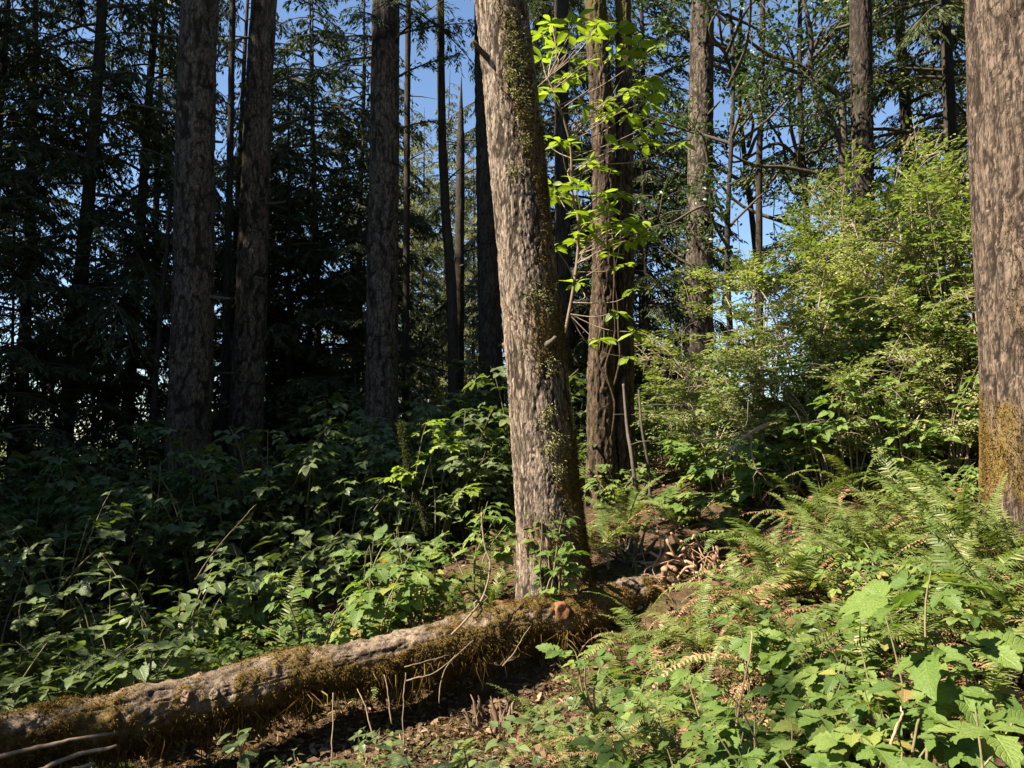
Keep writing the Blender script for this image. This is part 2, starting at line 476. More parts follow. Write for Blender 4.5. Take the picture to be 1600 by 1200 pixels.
M['cut'] = wood_mat('cut_wood', (0.11, 0.05, 0.022), (0.25, 0.115, 0.045), 25)
M['bark_main'] = bark_mat('grey_brown_bark', (0.17, 0.123, 0.090), (0.36, 0.28, 0.212), (0.022, 0.015, 0.010), moss=(0.15, 0.105, 0.03), moss2=(0.07, 0.055, 0.02))
M['bark_right'] = bark_mat('pinkish_bark', (0.105, 0.072, 0.051), (0.215, 0.158, 0.118), (0.018, 0.012, 0.008), moss=(0.19, 0.125, 0.035), moss2=(0.085, 0.055, 0.016), lichen=(0.36, 0.31, 0.25), fine=75, fis=(30.0, 0.15))
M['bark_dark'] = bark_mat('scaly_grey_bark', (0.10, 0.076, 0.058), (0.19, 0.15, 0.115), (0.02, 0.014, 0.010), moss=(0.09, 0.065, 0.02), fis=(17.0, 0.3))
M['bark_far'] = bark_mat('dark_bark', (0.045, 0.034, 0.026), (0.105, 0.083, 0.064), (0.018, 0.014, 0.01), lichen=(0.15, 0.15, 0.12))  # shade put into the colour: far trunks stay dark silhouettes in sun
M['bark_strip'] = bark_mat('shaggy_bark', (0.06, 0.04, 0.026), (0.17, 0.118, 0.078), (0.02, 0.013, 0.008), moss=(0.11, 0.08, 0.02))  # twin trunk's shade put into its bark colour, darkened evenly
M['bark_log'] = bark_mat('log_bark', (0.10, 0.07, 0.046), (0.235, 0.178, 0.126), (0.03, 0.019, 0.012), moss=(0.13, 0.085, 0.02), moss2=(0.055, 0.035, 0.012), lichen=(0.27, 0.22, 0.165), fine=80, fis_w=0.012)

def ground_material():
    m, n, l = new_mat('forest_floor')
    tc = N(n, 'ShaderNodeTexCoord')
    n1 = N(n, 'ShaderNodeTexNoise', Scale=14.0, Detail=8.0, Roughness=0.7); l.new(tc.outputs['Object'], n1.inputs['Vector'])
    n2 = N(n, 'ShaderNodeTexNoise', Scale=1.6, Detail=4.0); l.new(tc.outputs['Object'], n2.inputs['Vector'])
    c1 = ramp(n, [(0.3, (0.035, 0.022, 0.013)), (0.55, (0.085, 0.052, 0.03)), (0.8, (0.16, 0.10, 0.06))]); l.new(n1.outputs[0], c1.inputs[0])
    mo = ramp(n, [(0.3, (0.05, 0.05, 0.014)), (0.8, (0.13, 0.12, 0.03))]); l.new(n1.outputs[0], mo.inputs[0])
    mf = N(n, 'ShaderNodeMapRange'); mf.inputs[1].default_value = 0.52; mf.inputs[2].default_value = 0.64; l.new(n2.outputs[0], mf.inputs[0])
    mx = N(n, 'ShaderNodeMix', data_type='RGBA'); l.new(mf.outputs[0], mx.inputs[0]); l.new(c1.outputs[0], mx.inputs[6]); l.new(mo.outputs[0], mx.inputs[7])
    ln = N(n, 'ShaderNodeVectorMath', operation='LENGTH'); l.new(tc.outputs['Object'], ln.inputs[0])
    far = N(n, 'ShaderNodeMapRange'); far.inputs[1].default_value = 24; far.inputs[2].default_value = 34; l.new(ln.outputs['Value'], far.inputs[0])
    gr = ramp(n, [(0.3, (0.10, 0.13, 0.035)), (0.8, (0.19, 0.20, 0.07))]); l.new(n1.outputs[0], gr.inputs[0])
    m2 = N(n, 'ShaderNodeMix', data_type='RGBA'); l.new(far.outputs[0], m2.inputs[0]); l.new(mx.outputs[2], m2.inputs[6]); l.new(gr.outputs[0], m2.inputs[7])
    bs = N(n, 'ShaderNodeBsdfPrincipled', Roughness=0.95); bs.inputs['Specular IOR Level'].default_value = 0.1
    l.new(m2.outputs[2], bs.inputs['Base Color'])
    bp = N(n, 'ShaderNodeBump', Strength=1.0, Distance=0.05); l.new(n1.outputs[0], bp.inputs['Height']); l.new(bp.outputs[0], bs.inputs['Normal'])
    out = N(n, 'ShaderNodeOutputMaterial'); l.new(bs.outputs[0], out.inputs[0])
    return m
M['ground'] = ground_material()

# ------------------------------------------------------------------ terrain
CTRL = np.array([
    (0, 0, 0.0), (0.7, 1.8, 0.25), (1.6, 2.0, 0.5), (-2.6, 3.7, -0.12), (-1.3, 4.3, -0.06), (-0.3, 4.2, 0.0), (0.3, 4.5, 0.15),
    (0.35, 5.35, 0.58), (-0.8, 5.8, 0.30), (1.25, 5.5, 0.75), (1.0, 3.3, 0.50), (1.8, 3.6, 0.72), (0.95, 7.0, 1.05), (3.0, 4.6, 1.05), (2.6, 6.5, 1.35),
    (-4, 9.5, 0.25), (-2, 7.5, 0.25), (-1.8, 10.5, 0.75), (0.2, 9.0, 0.95), (3, 10, 1.7), (6, 8, 2.2), (5, 14, 1.9), (0, 15, 0.9), (-6, 15, 0.0),
    (-8, 5, -0.2), (-8, -3, -0.4), (0, -6, -0.2), (8, 0, 1.5), (12, 5, 2.6), (10, 22, 1.4), (0, 25, 0.4), (-12, 25, -0.6), (-20, 10, -0.5), (-22, -10, -0.6), (22, -8, 2.5), (24, 20, 2.0)], float)

def _tps(r):
    return np.where(r > 1e-9, r * r * np.log(r + 1e-12), 0.0)
_n = len(CTRL)
_K = np.zeros((_n + 3, _n + 3))
_d = np.linalg.norm(CTRL[:, None, :2] - CTRL[None, :, :2], axis=2)
_K[:_n, :_n] = _tps(_d) + np.eye(_n) * 0.05
_K[:_n, _n] = 1; _K[:_n, _n + 1:] = CTRL[:, :2]
_K[_n:, :_n] = _K[:_n, _n:].T
_W = np.linalg.solve(_K, np.concatenate([CTRL[:, 2], np.zeros(3)]))

def H(x, y):
    x = np.atleast_1d(np.asarray(x, float)); y = np.atleast_1d(np.asarray(y, float))
    r = np.hypot(x, y - 5)
    k = np.minimum(1, 22.0 / np.maximum(r, 1e-6))
    qx, qy = x * k, 5 + (y - 5) * k
    out = np.empty(len(x))
    for s in range(0, len(x), 20000):
        a, b = qx[s:s + 20000], qy[s:s + 20000]
        d = np.sqrt((a[:, None] - CTRL[None, :, 0]) ** 2 + (b[:, None] - CTRL[None, :, 1]) ** 2)
        out[s:s + 20000] = _tps(d) @ _W[:_n] + _W[_n] + _W[_n + 1] * a + _W[_n + 2] * b
    out = out * np.clip(1 - (r - 40) / 200, 0, 1)
    P = np.stack([x, y, np.zeros_like(x)], 1)
    return out + 0.05 * fbm(P * 1.7, 5, 3) * np.clip(2 - r / 40, 0, 1) + 0.02 * fbm(P * 7, 9, 2) * np.clip(2 - r / 12, 0, 1)

def h1(x, y):
    return float(H([x], [y])[0])

def build_ground():
    n = 236
    u = np.linspace(-1, 1, n)
    g = 13 * u + 487 * u ** 7
    X, Y = np.meshgrid(g, g + 5, indexing='ij')
    Z = H(X.ravel(), Y.ravel())
    V = np.stack([X.ravel(), Y.ravel(), Z], 1)
    i, j = np.meshgrid(np.arange(n - 1), np.arange(n - 1), indexing='ij')
    i, j = i.ravel(), j.ravel()
    Q = np.stack([i * n + j, (i + 1) * n + j, (i + 1) * n + j + 1, i * n + j + 1], 1)
    mb = MB(); mb.add(V, Q=Q)
    o = link('ground', mb.mesh('ground', M['ground']))
    o['kind'] = 'structure'; o['label'] = 'brown forest floor with moss rising to a bank'
build_ground()

# ------------------------------------------------------------------ trunks
def trunk_mesh(name, mat, base, topdir, height, r0, r1, seg, rings, seed, plate=0.03, depth=0.012, zst=0.35, flare=0.35, flare_h=0.5,
               bend=0.03, moss_fn=None, oval=0.0, sink=0.3, vert=0.0, vis_h=7.0):
    """Trunk in local coordinates (origin at base). topdir: unit direction."""
    nv = int(rings * 0.86)
    z = np.concatenate([np.linspace(-sink, vis_h, nv, endpoint=False), np.linspace(vis_h, height, rings - nv)])
    th = np.arange(seg) / seg * 2 * np.pi
    D = unit(topdir)
    wob = np.stack([vnoise(np.stack([z * 0.35, np.full_like(z, seed * 3.1), np.zeros_like(z)], 1), seed), vnoise(np.stack([z * 0.35, np.full_like(z, seed * 5.7), np.ones_like(z)], 1), seed + 1)], 1) * bend
    wob *= np.clip(z, 0, 1)[:, None]
    cen = D[None] * (z / D[2])[:, None]
    cen[:, :2] += wob
    rr = r0 + (r1 - r0) * np.clip(z / height, 0, 1) ** 0.85
    rr = rr * (1 + flare * np.exp(-np.clip(z + 0.05, 0, None) / flare_h))
    ZZ, TH = np.meshgrid(z, th, indexing='ij')
    RR = np.repeat(rr[:, None], seg, 1)
    RR = RR * (1 + oval * np.cos(2 * TH + seed) + 0.06 * np.exp(-np.clip(ZZ, 0, None) / 0.5) * np.cos(5 * TH + seed * 2))
    P = np.stack([np.cos(TH) * RR, np.sin(TH) * RR, ZZ], 2).reshape(-1, 3)
    q = 0.30 / plate
    warp = 0.55 * np.stack([fbm(P * q, seed + 7, 2), fbm(P * q + 31, seed + 8, 2), fbm(P * q + 71, seed + 9, 2)], 1)
    warp += 0.42 * np.stack([fbm(P * q * 4, seed + 10, 3), fbm(P * q * 4 + 31, seed + 11, 3), fbm(P * q * 4 + 71, seed + 12, 3)], 1)
    e, cid = voro_edge(P / plate * np.array([1, 1, zst]) + warp, seed)
    plates = smooth(0.02, 0.16, e)
    vz = zst * 0.55
    lat = np.stack([fbm(P * q * 1.6, seed + 14, 3), fbm(P * q * 1.6 + 31, seed + 15, 3), 0 * P[:, 0]], 1)
    n1 = np.abs(vnoise(P / plate * np.array([0.95, 0.95, vz]) + lat * 0.75, seed + 20))
    n2 = np.abs(vnoise(P / plate * np.array([1.9, 1.9, vz * 1.9]) + lat * 1.2 + 9.1, seed + 21))
    ridge = smooth(0.03, 0.26, n1) * (0.45 + 0.55 * smooth(0.0, 0.24, n2)) * (0.55 + 0.45 * plates)
    big = fbm(P * np.array([4, 4, 1.6]), seed + 3, 3)
    rough = fbm(P / plate * np.array([2.6, 2.6, 1.5]), seed + 4, 3)
    disp = depth * (ridge - 0.6) + depth * 0.5 * (cid - 0.5) * ridge + 0.005 * big * r0 / 0.25 + depth * 0.5 * rough
    cav = np.clip((1 - ridge) * 1.1 - 0.22 * rough - 0.06, 0, 1)
    nrm = np.stack([np.cos(TH).ravel(), np.sin(TH).ravel(), np.zeros(TH.size)], 1)
    V = P * np.array([1, 1, 0]) + nrm * disp[:, None] + np.repeat(cen, seg, 0)
    k, j = np.meshgrid(np.arange(rings - 1), np.arange(seg), indexing='ij')
    k, j = k.ravel(), j.ravel(); j2 = (j + 1) % seg
    Q = np.stack([k * seg + j, k * seg + j2, (k + 1) * seg + j2, (k + 1) * seg + j], 1)
    moss = np.zeros(len(V))
    if moss_fn is not None:
        moss = moss_fn(TH.ravel(), ZZ.ravel(), P, nrm)
    mb = MB()
    mb.add(V, Q=Q, cav=cav, moss=moss, plate=np.clip(0.5 + 0.35 * (cid - 0.5) + 0.45 * rough, 0, 1))
    return mb.mesh(name, mat), V, nrm, moss

def strands(mb, pos, nrm, rng, length, width, droop=0.5, spread=0.6, up=None):
    """Small bent moss strands standing off a surface: 2-segment tapered blades."""
    n = len(pos)
    d = nrm + spread * rng.normal(size=(n, 3))
    d /= np.linalg.norm(d, axis=1, keepdims=True)
    L = length * (0.5 + rng.random(n))
    side = np.cross(d, rng.normal(size=(n, 3)))
    side /= np.linalg.norm(side, axis=1, keepdims=True)
    w = width * (0.6 + 0.8 * rng.random(n))
    p1 = pos + d * (L * 0.55)[:, None]
    d2 = d.copy(); d2[:, 2] -= droop; d2 += 0.35 * rng.normal(size=(n, 3))
    d2 /= np.linalg.norm(d2, axis=1, keepdims=True)
    p2 = p1 + d2 * (L * 0.6)[:, None]
    a, b = pos - side * w[:, None] / 2, pos + side * w[:, None] / 2
    c, e = p1 - side * w[:, None] * 0.45, p1 + side * w[:, None] * 0.45
    V = np.stack([a, b, e, c, p2], 1).reshape(-1, 3)
    o = np.arange(n) * 5
    Q = np.stack([o, o + 1, o + 2, o + 3], 1)
    T = np.stack([o + 3, o + 2, o + 4], 1)
    mb.add(V, T=T, Q=Q, rnd=np.repeat(rng.random(n), 5))

def stub(parent, loc, d, r, L, mat, seed, name='branch_stub'):
    rng = np.random.default_rng(seed)
    mb = MB()
    pts = [np.array(loc) + unit(d) * L * t + np.array([0, 0, 0.02]) * t * t for t in np.linspace(-0.25, 1, 5)]
    tube(mb, pts, [r * 1.5, r * 1.2, r, r * 0.9, r * 0.7], 8, 0.25, rng)
    return link(name, mb.mesh(name, mat), parent)

def big_tree(name, label, cat, px_b, py_b, px_t, py_t, Y, wb, wt, height, mat, seed, seg=72, rings=260, plate=0.035, depth=0.012, moss_fn=None, lean_y=0.0, zst=0.35, flare=0.3,
             stubs=0, flare_h=0.5, bend=0.03, oval=0.0, group=None, vert=0.0):
    pb, pt = at(px_b, py_b, Y), at(px_t, py_t, Y + lean_y)
    d = unit(pt - pb)
    zg = h1(pb[0], pb[1])
    base = pb + d * ((zg - pb[2]) / d[2])
    zg = h1(base[0], base[1]); base[2] = zg
    r0 = wb / 2 / F_PX * Y
    rt = wt / 2 / F_PX * Y
    hvis = pt[2] - base[2]
    r_top = max(0.03, r0 + (rt - r0) * (height / max(hvis, 0.5)) ** 0.85) if height > hvis else rt
    o = empty(name, base)
    me, V, nrm, moss = trunk_mesh('trunk', M[mat], base, d, height, r0, max(r_top, r0 * 0.25), seg, rings, seed, plate, depth, zst, flare, flare_h, bend, moss_fn, oval, vert=vert)
    link('trunk', me, o)
    rng = np.random.default_rng(seed)
    for k in range(stubs):
        i = rng.integers(len(V) // 6, len(V) * 3 // 4)
        dd = nrm[i] + np.array([0, 0, rng.uniform(-0.2, 0.4)])
        stub(o, V[i], dd, rng.uniform(0.012, 0.024), rng.uniform(0.06, 0.3), M['twig'], seed * 100 + k)
    thing(o, cat, label, group=group)
    return o, d, V, nrm, moss, base

# main leaning trunk --------------------------------------------------
def moss_shade_main(TH, Z, P, nrm):
    side = 0.55 * np.cos(TH + 0.35)          # moss on the right flank, its dark tone also painting the shaded side
    band = fbm(P * np.array([5, 5, 2.2]), 91, 4)
    return np.clip(0.02 + 0.55 * side + 0.75 * band - 0.03 * Z + 0.22 * np.exp(-Z / 1.1), 0, 1)  # trunk's brightness gradient put into the moss, browner towards the foot

main, d_main, Vm, Nm, Mm, base_main = big_tree(
    'conifer_tree', 'leaning sunlit grey-brown trunk with moss tufts rising behind the fallen log', 'tree',
    868, 905, 780, 0, 5.3, 104, 84, 15.0, 'bark_main', 11, seg=210, rings=680, plate=0.034, depth=0.008, moss_fn=moss_shade_main, zst=0.19, flare=0.22, flare_h=0.35, stubs=5, vert=0.6)
def add_tufts(parent, V, nrm, weight, n, seed, length, width, mat, name, droop=0.7, spread=0.5, clump=0):
    rng = np.random.default_rng(seed)
    w = np.clip(weight, 0, None); w = w / w.sum()
    mb = MB()
    if clump:
        c = rng.choice(len(V), clump, p=w)
        pos, nn = [], []
        for i in c:
            k = int(n / clump * rng.uniform(0.4, 1.8))
            s = rng.uniform(0.012, 0.035)
            p = V[i] + rng.normal(size=(k, 3)) * s * np.array([1, 1, 1.4])
            p -= nrm[i] * np.clip(((p - V[i]) @ nrm[i]), 0, None)[:, None]
            pos.append(p); nn.append(np.repeat(nrm[i][None], k, 0))
        pos, nn = np.concatenate(pos), np.concatenate(nn)
    else:
        i = rng.choice(len(V), n, p=w)
        pos = V[i] + rng.normal(size=(n, 3)) * 0.006 - nrm[i] * 0.004
        nn = nrm[i]
    strands(mb, pos, nn, rng, length, width, droop, spread)
    o = link(name, mb.mesh(name, mat, shade=False), parent)
    o['kind'] = 'stuff'
    return o
vis = (Vm[:, 2] < 6.2) & (Nm[:, 1] < 0.5)
add_tufts(main, Vm, Nm, np.where(vis, np.clip(Mm - 0.15, 0, 1), 0), 16000, 3, 0.022, 0.005, M['moss'], 'moss')
wt_ = np.where(vis & (Nm[:, 0] > -0.3) & (Nm[:, 1] < -0.2), np.exp(-((Nm[:, 0] - 0.35) / 0.4) ** 2), 0) * np.clip(fbm(Vm * np.array([6, 6, 3]), 77, 3) + 0.15, 0, 1)
add_tufts(main, Vm, Nm, wt_, 5200, 4, 0.028, 0.005, M['moss_pale'], 'moss_tufts', clump=46)

# big trunk at the right edge --------------------------------------------------
def moss_right(TH, Z, P, nrm):
    band = fbm(P * np.array([4, 4, 2.5]), 93, 4)
    low = np.exp(-((Z - 0.40) / 0.42) ** 2)
    mid = 0.55 * np.exp(-((Z - 2.35) / 0.3) ** 2) + 0.5 * np.exp(-((Z - 3.1) / 0.3) ** 2)
    return np.clip(0.75 * low + mid * np.clip(0.6 + nrm[:, 0], 0, 1) + 0.75 * band - 0.05, 0, 1)
right, d_r, Vr, Nr, Mr, base_r = big_tree(
    'conifer_tree', 'thick pinkish sunlit trunk with golden moss filling the right edge', 'tree',
    1622, 800, 1600, 0, 4.6, 150, 158, 15.0, 'bark_right', 23, seg=180, rings=520, plate=0.030, depth=0.0065, moss_fn=moss_right, zst=0.20, flare=0.10, stubs=0)
vis = (Vr[:, 2] < 4.6) & (Nr[:, 1] < 0.3) & (Nr[:, 0] < 0.6)
add_tufts(right, Vr, Nr, np.where(vis, np.clip(Mr - 0.15, 0, 1), 0), 14000, 5, 0.018, 0.004, M['moss'], 'moss')

# trunks of the middle distance (px_b, py_b, px_t, py_t, Y, wb, wt)
def moss_low(TH, Z, P, nrm):
    return np.clip(0.75 * np.exp(-Z / 1.2) + 0.6 * fbm(P * 3, 95, 3) - 0.1, 0, 1)
TR = {}
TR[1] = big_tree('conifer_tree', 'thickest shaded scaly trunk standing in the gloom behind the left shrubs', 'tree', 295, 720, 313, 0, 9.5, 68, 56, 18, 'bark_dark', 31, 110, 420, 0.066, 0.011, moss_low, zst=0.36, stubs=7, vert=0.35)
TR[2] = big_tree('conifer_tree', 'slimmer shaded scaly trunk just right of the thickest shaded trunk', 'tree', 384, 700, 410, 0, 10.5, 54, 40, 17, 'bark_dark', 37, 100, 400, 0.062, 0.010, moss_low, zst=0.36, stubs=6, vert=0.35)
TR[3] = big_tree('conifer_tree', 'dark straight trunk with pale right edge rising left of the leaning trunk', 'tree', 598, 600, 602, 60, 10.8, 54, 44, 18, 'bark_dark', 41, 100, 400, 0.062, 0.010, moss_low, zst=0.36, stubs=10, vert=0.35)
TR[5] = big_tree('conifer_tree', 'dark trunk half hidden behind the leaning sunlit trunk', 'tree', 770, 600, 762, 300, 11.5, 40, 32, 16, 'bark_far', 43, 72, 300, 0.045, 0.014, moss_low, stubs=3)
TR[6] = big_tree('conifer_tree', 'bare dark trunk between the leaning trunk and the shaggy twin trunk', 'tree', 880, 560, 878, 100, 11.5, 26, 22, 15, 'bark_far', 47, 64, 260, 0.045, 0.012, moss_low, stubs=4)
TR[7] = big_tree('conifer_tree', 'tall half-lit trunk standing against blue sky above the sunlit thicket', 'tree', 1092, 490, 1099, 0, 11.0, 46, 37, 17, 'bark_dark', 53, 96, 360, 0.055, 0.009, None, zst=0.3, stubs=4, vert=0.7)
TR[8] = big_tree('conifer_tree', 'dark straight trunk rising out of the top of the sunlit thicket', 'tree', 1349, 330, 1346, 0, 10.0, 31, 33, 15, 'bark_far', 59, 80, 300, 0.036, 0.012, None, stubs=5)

# shaggy twin trunk
def moss_twin(TH, Z, P, nrm):
    return np.clip(0.25 + 0.8 * fbm(P * np.array([5, 5, 1.5]), 97, 3), 0, 1)
b2 = at(958, 780, 7.2); zg = h1(b2[0], b2[1]); b2[2] = zg
twin = empty('twin_trunk_tree', b2)
for k, (pb, pt, w0, w1, sd) in enumerate([((942, 780), (936, 0), 42, 35, 61), ((980, 780), (977, 0), 31, 27, 67)]):
    a, b = at(*pb, 7.2 + 0.05 * k), at(*pt, 7.2 + 0.1 * k)
    dd = unit(b - a); a = a + dd * ((zg - a[2]) / dd[2])
    me, Vt, Nt, Mt = trunk_mesh('trunk', M['bark_strip'], a, dd, 13, w0 / 2 / F_PX * 7.2, w1 / 2 / F_PX * 7.2 * 0.6, 84, 340, sd, 0.045, 0.022, 0.10, 0.25, 0.5, 0.05, moss_twin)
    o = link('trunk', me, twin); o.location = [float(c) for c in (a - b2)]
rng = np.random.default_rng(68)
for k in range(3):          # loose bark strips and climbing roots on the trunk
    px = rng.uniform(925, 990); y0 = rng.uniform(60, 420); y1 = y0 + rng.uniform(180, 380)
    pts = [at(px + rng.normal() * 5 + (tt * 12 if k > 3 else 0), y0 + (y1 - y0) * tt, 6.98 - 0.03 * rng.random()) - b2 for tt in np.linspace(0, 1, 7)]
    mb = MB(); tube(mb, bezier(pts, 24), np.linspace(0.006, 0.011, 24), 6, 0.5, rng)
    link('bark_strip', mb.mesh('bark_strip', M['bark_strip']), twin)
thing(twin, 'tree', 'shaggy twin trunk with peeling strips behind the lime-green sapling leaves')

# bare snag and thin poles
def pole(label, pts, w0, w1, mat, seed, top_taper=False, cat='tree', name='thin_tree', nbr=9):
    P = np.array([at(*p) for p in pts])
    x, y = P[0, 0], P[0, 1]
    P[0, 2] = h1(x, y) - 0.15
    Y = P[0, 1]
    base = np.array([x, y, h1(x, y)])
    o = empty(name, base)
    n = 60
    C = bezier(P - base, n)
    r = np.linspace(w0, w1, n) / 2 / F_PX * Y
    if top_taper: r[-12:] *= np.linspace(1, 0.08, 12)
    mb = MB(); rg = np.random.default_rng(seed); tube(mb, C, r, 14, 0.18, rg)
    link('trunk', mb.mesh('trunk', mat), o)
    for k in range(nbr):
        i = rg.integers(12, n - 4); a = rg.uniform(0, 6.28); L = rg.uniform(0.15, 0.9)
        dd = np.array([math.cos(a), math.sin(a), rg.uniform(-0.1, 0.5)])
        pts2 = [C[i] + dd * L * t + np.array([0, 0, -0.12 * L * t * t]) for t in np.linspace(0, 1, 5)]
        mb = MB(); tube(mb, pts2, np.linspace(r[i] * 0.28, 0.003, 5), 5)
        link('branch', mb.mesh('branch', M['twig']), o)
    thing(o, cat, label)
    return o
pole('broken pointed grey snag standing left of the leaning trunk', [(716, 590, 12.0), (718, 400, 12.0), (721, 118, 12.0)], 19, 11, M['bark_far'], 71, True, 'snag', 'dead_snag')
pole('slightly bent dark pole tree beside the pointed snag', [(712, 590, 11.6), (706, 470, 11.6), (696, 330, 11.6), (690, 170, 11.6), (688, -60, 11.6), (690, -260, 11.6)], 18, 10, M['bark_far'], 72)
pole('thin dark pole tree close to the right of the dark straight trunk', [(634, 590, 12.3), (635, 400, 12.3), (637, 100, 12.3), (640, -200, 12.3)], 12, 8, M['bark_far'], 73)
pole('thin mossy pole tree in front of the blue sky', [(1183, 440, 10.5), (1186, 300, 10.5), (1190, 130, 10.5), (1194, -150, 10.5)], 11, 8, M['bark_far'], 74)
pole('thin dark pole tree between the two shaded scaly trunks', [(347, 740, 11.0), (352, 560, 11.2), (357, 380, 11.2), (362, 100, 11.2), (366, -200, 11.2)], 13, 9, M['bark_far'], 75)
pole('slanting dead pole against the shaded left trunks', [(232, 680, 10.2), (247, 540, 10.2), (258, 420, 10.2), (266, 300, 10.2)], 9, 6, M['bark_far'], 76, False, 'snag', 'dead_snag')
pole('bent young stem leaning at the foot of the shaggy twin trunk', [(1000, 778, 6.7), (988, 720, 6.7), (980, 670, 6.8), (974, 600, 6.9)], 7, 4, M['twig'], 77, False, 'stem', 'dry_sapling', 1)
pole('straight bare stem just right of the shaggy twin trunk', [(1017, 780, 6.8), (1013, 730, 6.8), (1003, 670, 6.8), (998, 610, 6.9)], 6, 3, M['twig'], 78, False, 'stem', 'dry_sapling', 2)

# ------------------------------------------------------------------ conifer crowns
RH_V = np.array([(0, 0, 0), (-0.5, 0.45, 0.0), (0, 1, -0.06), (0.5, 0.45, 0.0)], float)   # twiglet: rhomb along +y, width 1
RH_T = np.array([(0, 3, 1), (1, 3, 2)])

def branch_twigs(rng, base, az, L, rise, droop, tw_len, tw_wid, dens, mb_wood=None, mb_leaf=None, flat=0.25, r=0.018, hang=0.0):
    """One drooping conifer limb: axis tube, side twigs in a flat spray, twiglets along each of them."""
    n = 9
    t = np.linspace(0, 1, n)
    dirh = np.array([math.cos(az), math.sin(az), 0])
    sideh = np.array([-math.sin(az), math.cos(az), 0])
    bow = rng.normal() * 0.12
    ax = base + dirh * (t * L)[:, None] + sideh * (bow * L * t * t)[:, None] + np.array([0, 0, 1.0]) * (L * (rise * t - droop * t * t))[:, None]
    if mb_wood is not None:
        tube(mb_wood, ax, np.linspace(r, 0.004, n), 5, cap=False)
    nl = max(6, int(L * dens))
    tl = rng.uniform(0.12, 1.0, nl) ** 0.8
    sgn = np.where(np.arange(nl) % 2, 1, -1)
    p0 = np.stack([np.interp(tl, t, ax[:, i]) for i in range(3)], 1)
    ang = np.radians(rng.uniform(38, 68, nl))
    ll = L * (0.10 + 0.30 * (1 - tl) * np.clip(tl * 4, 0.2, 1)) * rng.uniform(0.6, 1.25, nl) + 0.08
    ld = dirh * np.cos(ang)[:, None] + sideh * (np.sin(ang) * sgn)[:, None]
    ld[:, 2] += rise - 2 * droop * tl - 0.15 - hang * rng.random(nl) + rng.normal(size=nl) * flat * 0.5
    ld /= np.linalg.norm(ld, axis=1, keepdims=True)
    # twiglets
    k = np.maximum(3, (ll / (tw_len * 0.27)).astype(int))
    idx = np.repeat(np.arange(nl), k)
    s = rng.random(len(idx))
    pos = p0[idx] + ld[idx] * (s * ll[idx])[:, None]
    pos[:, 2] -= 0.18 * ll[idx] * s * s
    sg = np.where(rng.random(len(idx)) < 0.5, 1, -1)
    lat = np.cross(ld[idx], np.array([0, 0, 1.0]))
    lat /= np.linalg.norm(lat, axis=1, keepdims=True) + 1e-9
    d = ld[idx] * rng.uniform(0.4, 1.0, len(idx))[:, None] + lat * (sg * rng.uniform(0.2, 0.9, len(idx)))[:, None]
    d[:, 2] -= rng.uniform(0.0, 0.35 + hang, len(idx))
    up = np.array([0, 0, 1.0]) + rng.normal(size=(len(idx), 3)) * 0.45
    R = frames(d, up)
    sc = np.stack([tw_wid * rng.uniform(0.7, 1.3, len(idx)), tw_len * rng.uniform(0.6, 1.3, len(idx)), np.full(len(idx), tw_len)], 1)
    scatter(mb_leaf, RH_V, RH_T, None, R, pos, sc, rnd=rng.random(len(idx)) * 0.6 + 0.2 * rng.random())
    # the lateral stalks as thin slivers
    R2 = frames(ld, np.array([0, 0, 1.0]) + rng.normal(size=(nl, 3)) * 0.2)
    if mb_wood is not None:
        scatter(mb_wood, RH_V, RH_T, None, R2, p0, np.stack([np.full(nl, 0.010), ll, ll], 1))

def conifer(seed, z0, z1, nb, Lmax, tw_len, tw_wid, dens, droop=0.35, rise=0.15, top=True, hang=0.1, need='needle', Lmin=0.35, az_range=None):
    rng = np.random.default_rng(seed)
    leaf, wood = MB(), MB()
    for k in range(nb):
        f = (k + rng.random()) / nb
        z = z0 + (z1 - z0) * f ** 0.9
        az = rng.uniform(0, 2 * np.pi) if az_range is None else rng.uniform(*az_range)
        L = (Lmax * (1 - f) ** 0.75 + Lmin) * rng.uniform(0.55, 1.15)
        branch_twigs(rng, np.array([0, 0, z]), az, L, rise * rng.uniform(0.2, 1.8), droop * rng.uniform(0.5, 1.5), tw_len, tw_wid, dens, wood, leaf, hang=hang, r=0.008 + 0.010 * L)
    return leaf.mesh('crown', M[need], shade=False), wood.mesh('branches', M['twig'])

def simple_trunk(height, r, seed, mat='bark_far'):
    rng = np.random.default_rng(seed)
    n = 40
    z = np.linspace(-0.4, height, n)
    pts = np.stack([0.05 * np.sin(z * 0.5 + seed), 0.05 * np.cos(z * 0.43 + seed * 2), z], 1)
    mb = MB()
    tube(mb, pts, r * (1 - 0.93 * np.clip(z / height, 0, 1) ** 1.2) * (1 + 0.4 * np.exp(-np.clip(z, 0, None) / 0.5)), 16, 0.12, rng)
    return mb.mesh('trunk', M[mat])

CON = []   # prototypes: (crown mesh, branches mesh, trunk mesh)
for sd, z0, z1, nb, Lm, hgt, r, dr, need in [
        (101, 0.8, 13, 105, 2.4, 13.5, 0.13, 0.40, 'needle'), (102, 2.2, 17, 115, 2.7, 17.5, 0.18, 0.45, 'needle'), (103, 0.5, 8, 84, 1.9, 8.3, 0.07, 0.32, 'needle'),
        (104, 1.0, 15, 110, 2.6, 15.5, 0.15, 0.38, 'needle_sunlit'), (105, 1.0, 17, 150, 2.7, 17.3, 0.2, 0.4, 'needle'), (106, 0.8, 15, 72, 2.5, 15.5, 0.13, 0.42, 'needle')]:
    cr, br = conifer(sd, z0, z1, nb, Lm, 0.15 if sd == 105 else 0.12, 0.075 if sd == 105 else 0.032, 19 if sd != 105 else 16, droop=dr, need=need, hang=0.3)  # densest crown, broad twigs: shaped to block light, unseen spruces only
    CON.append((cr, br, simple_trunk(hgt, r, sd)))

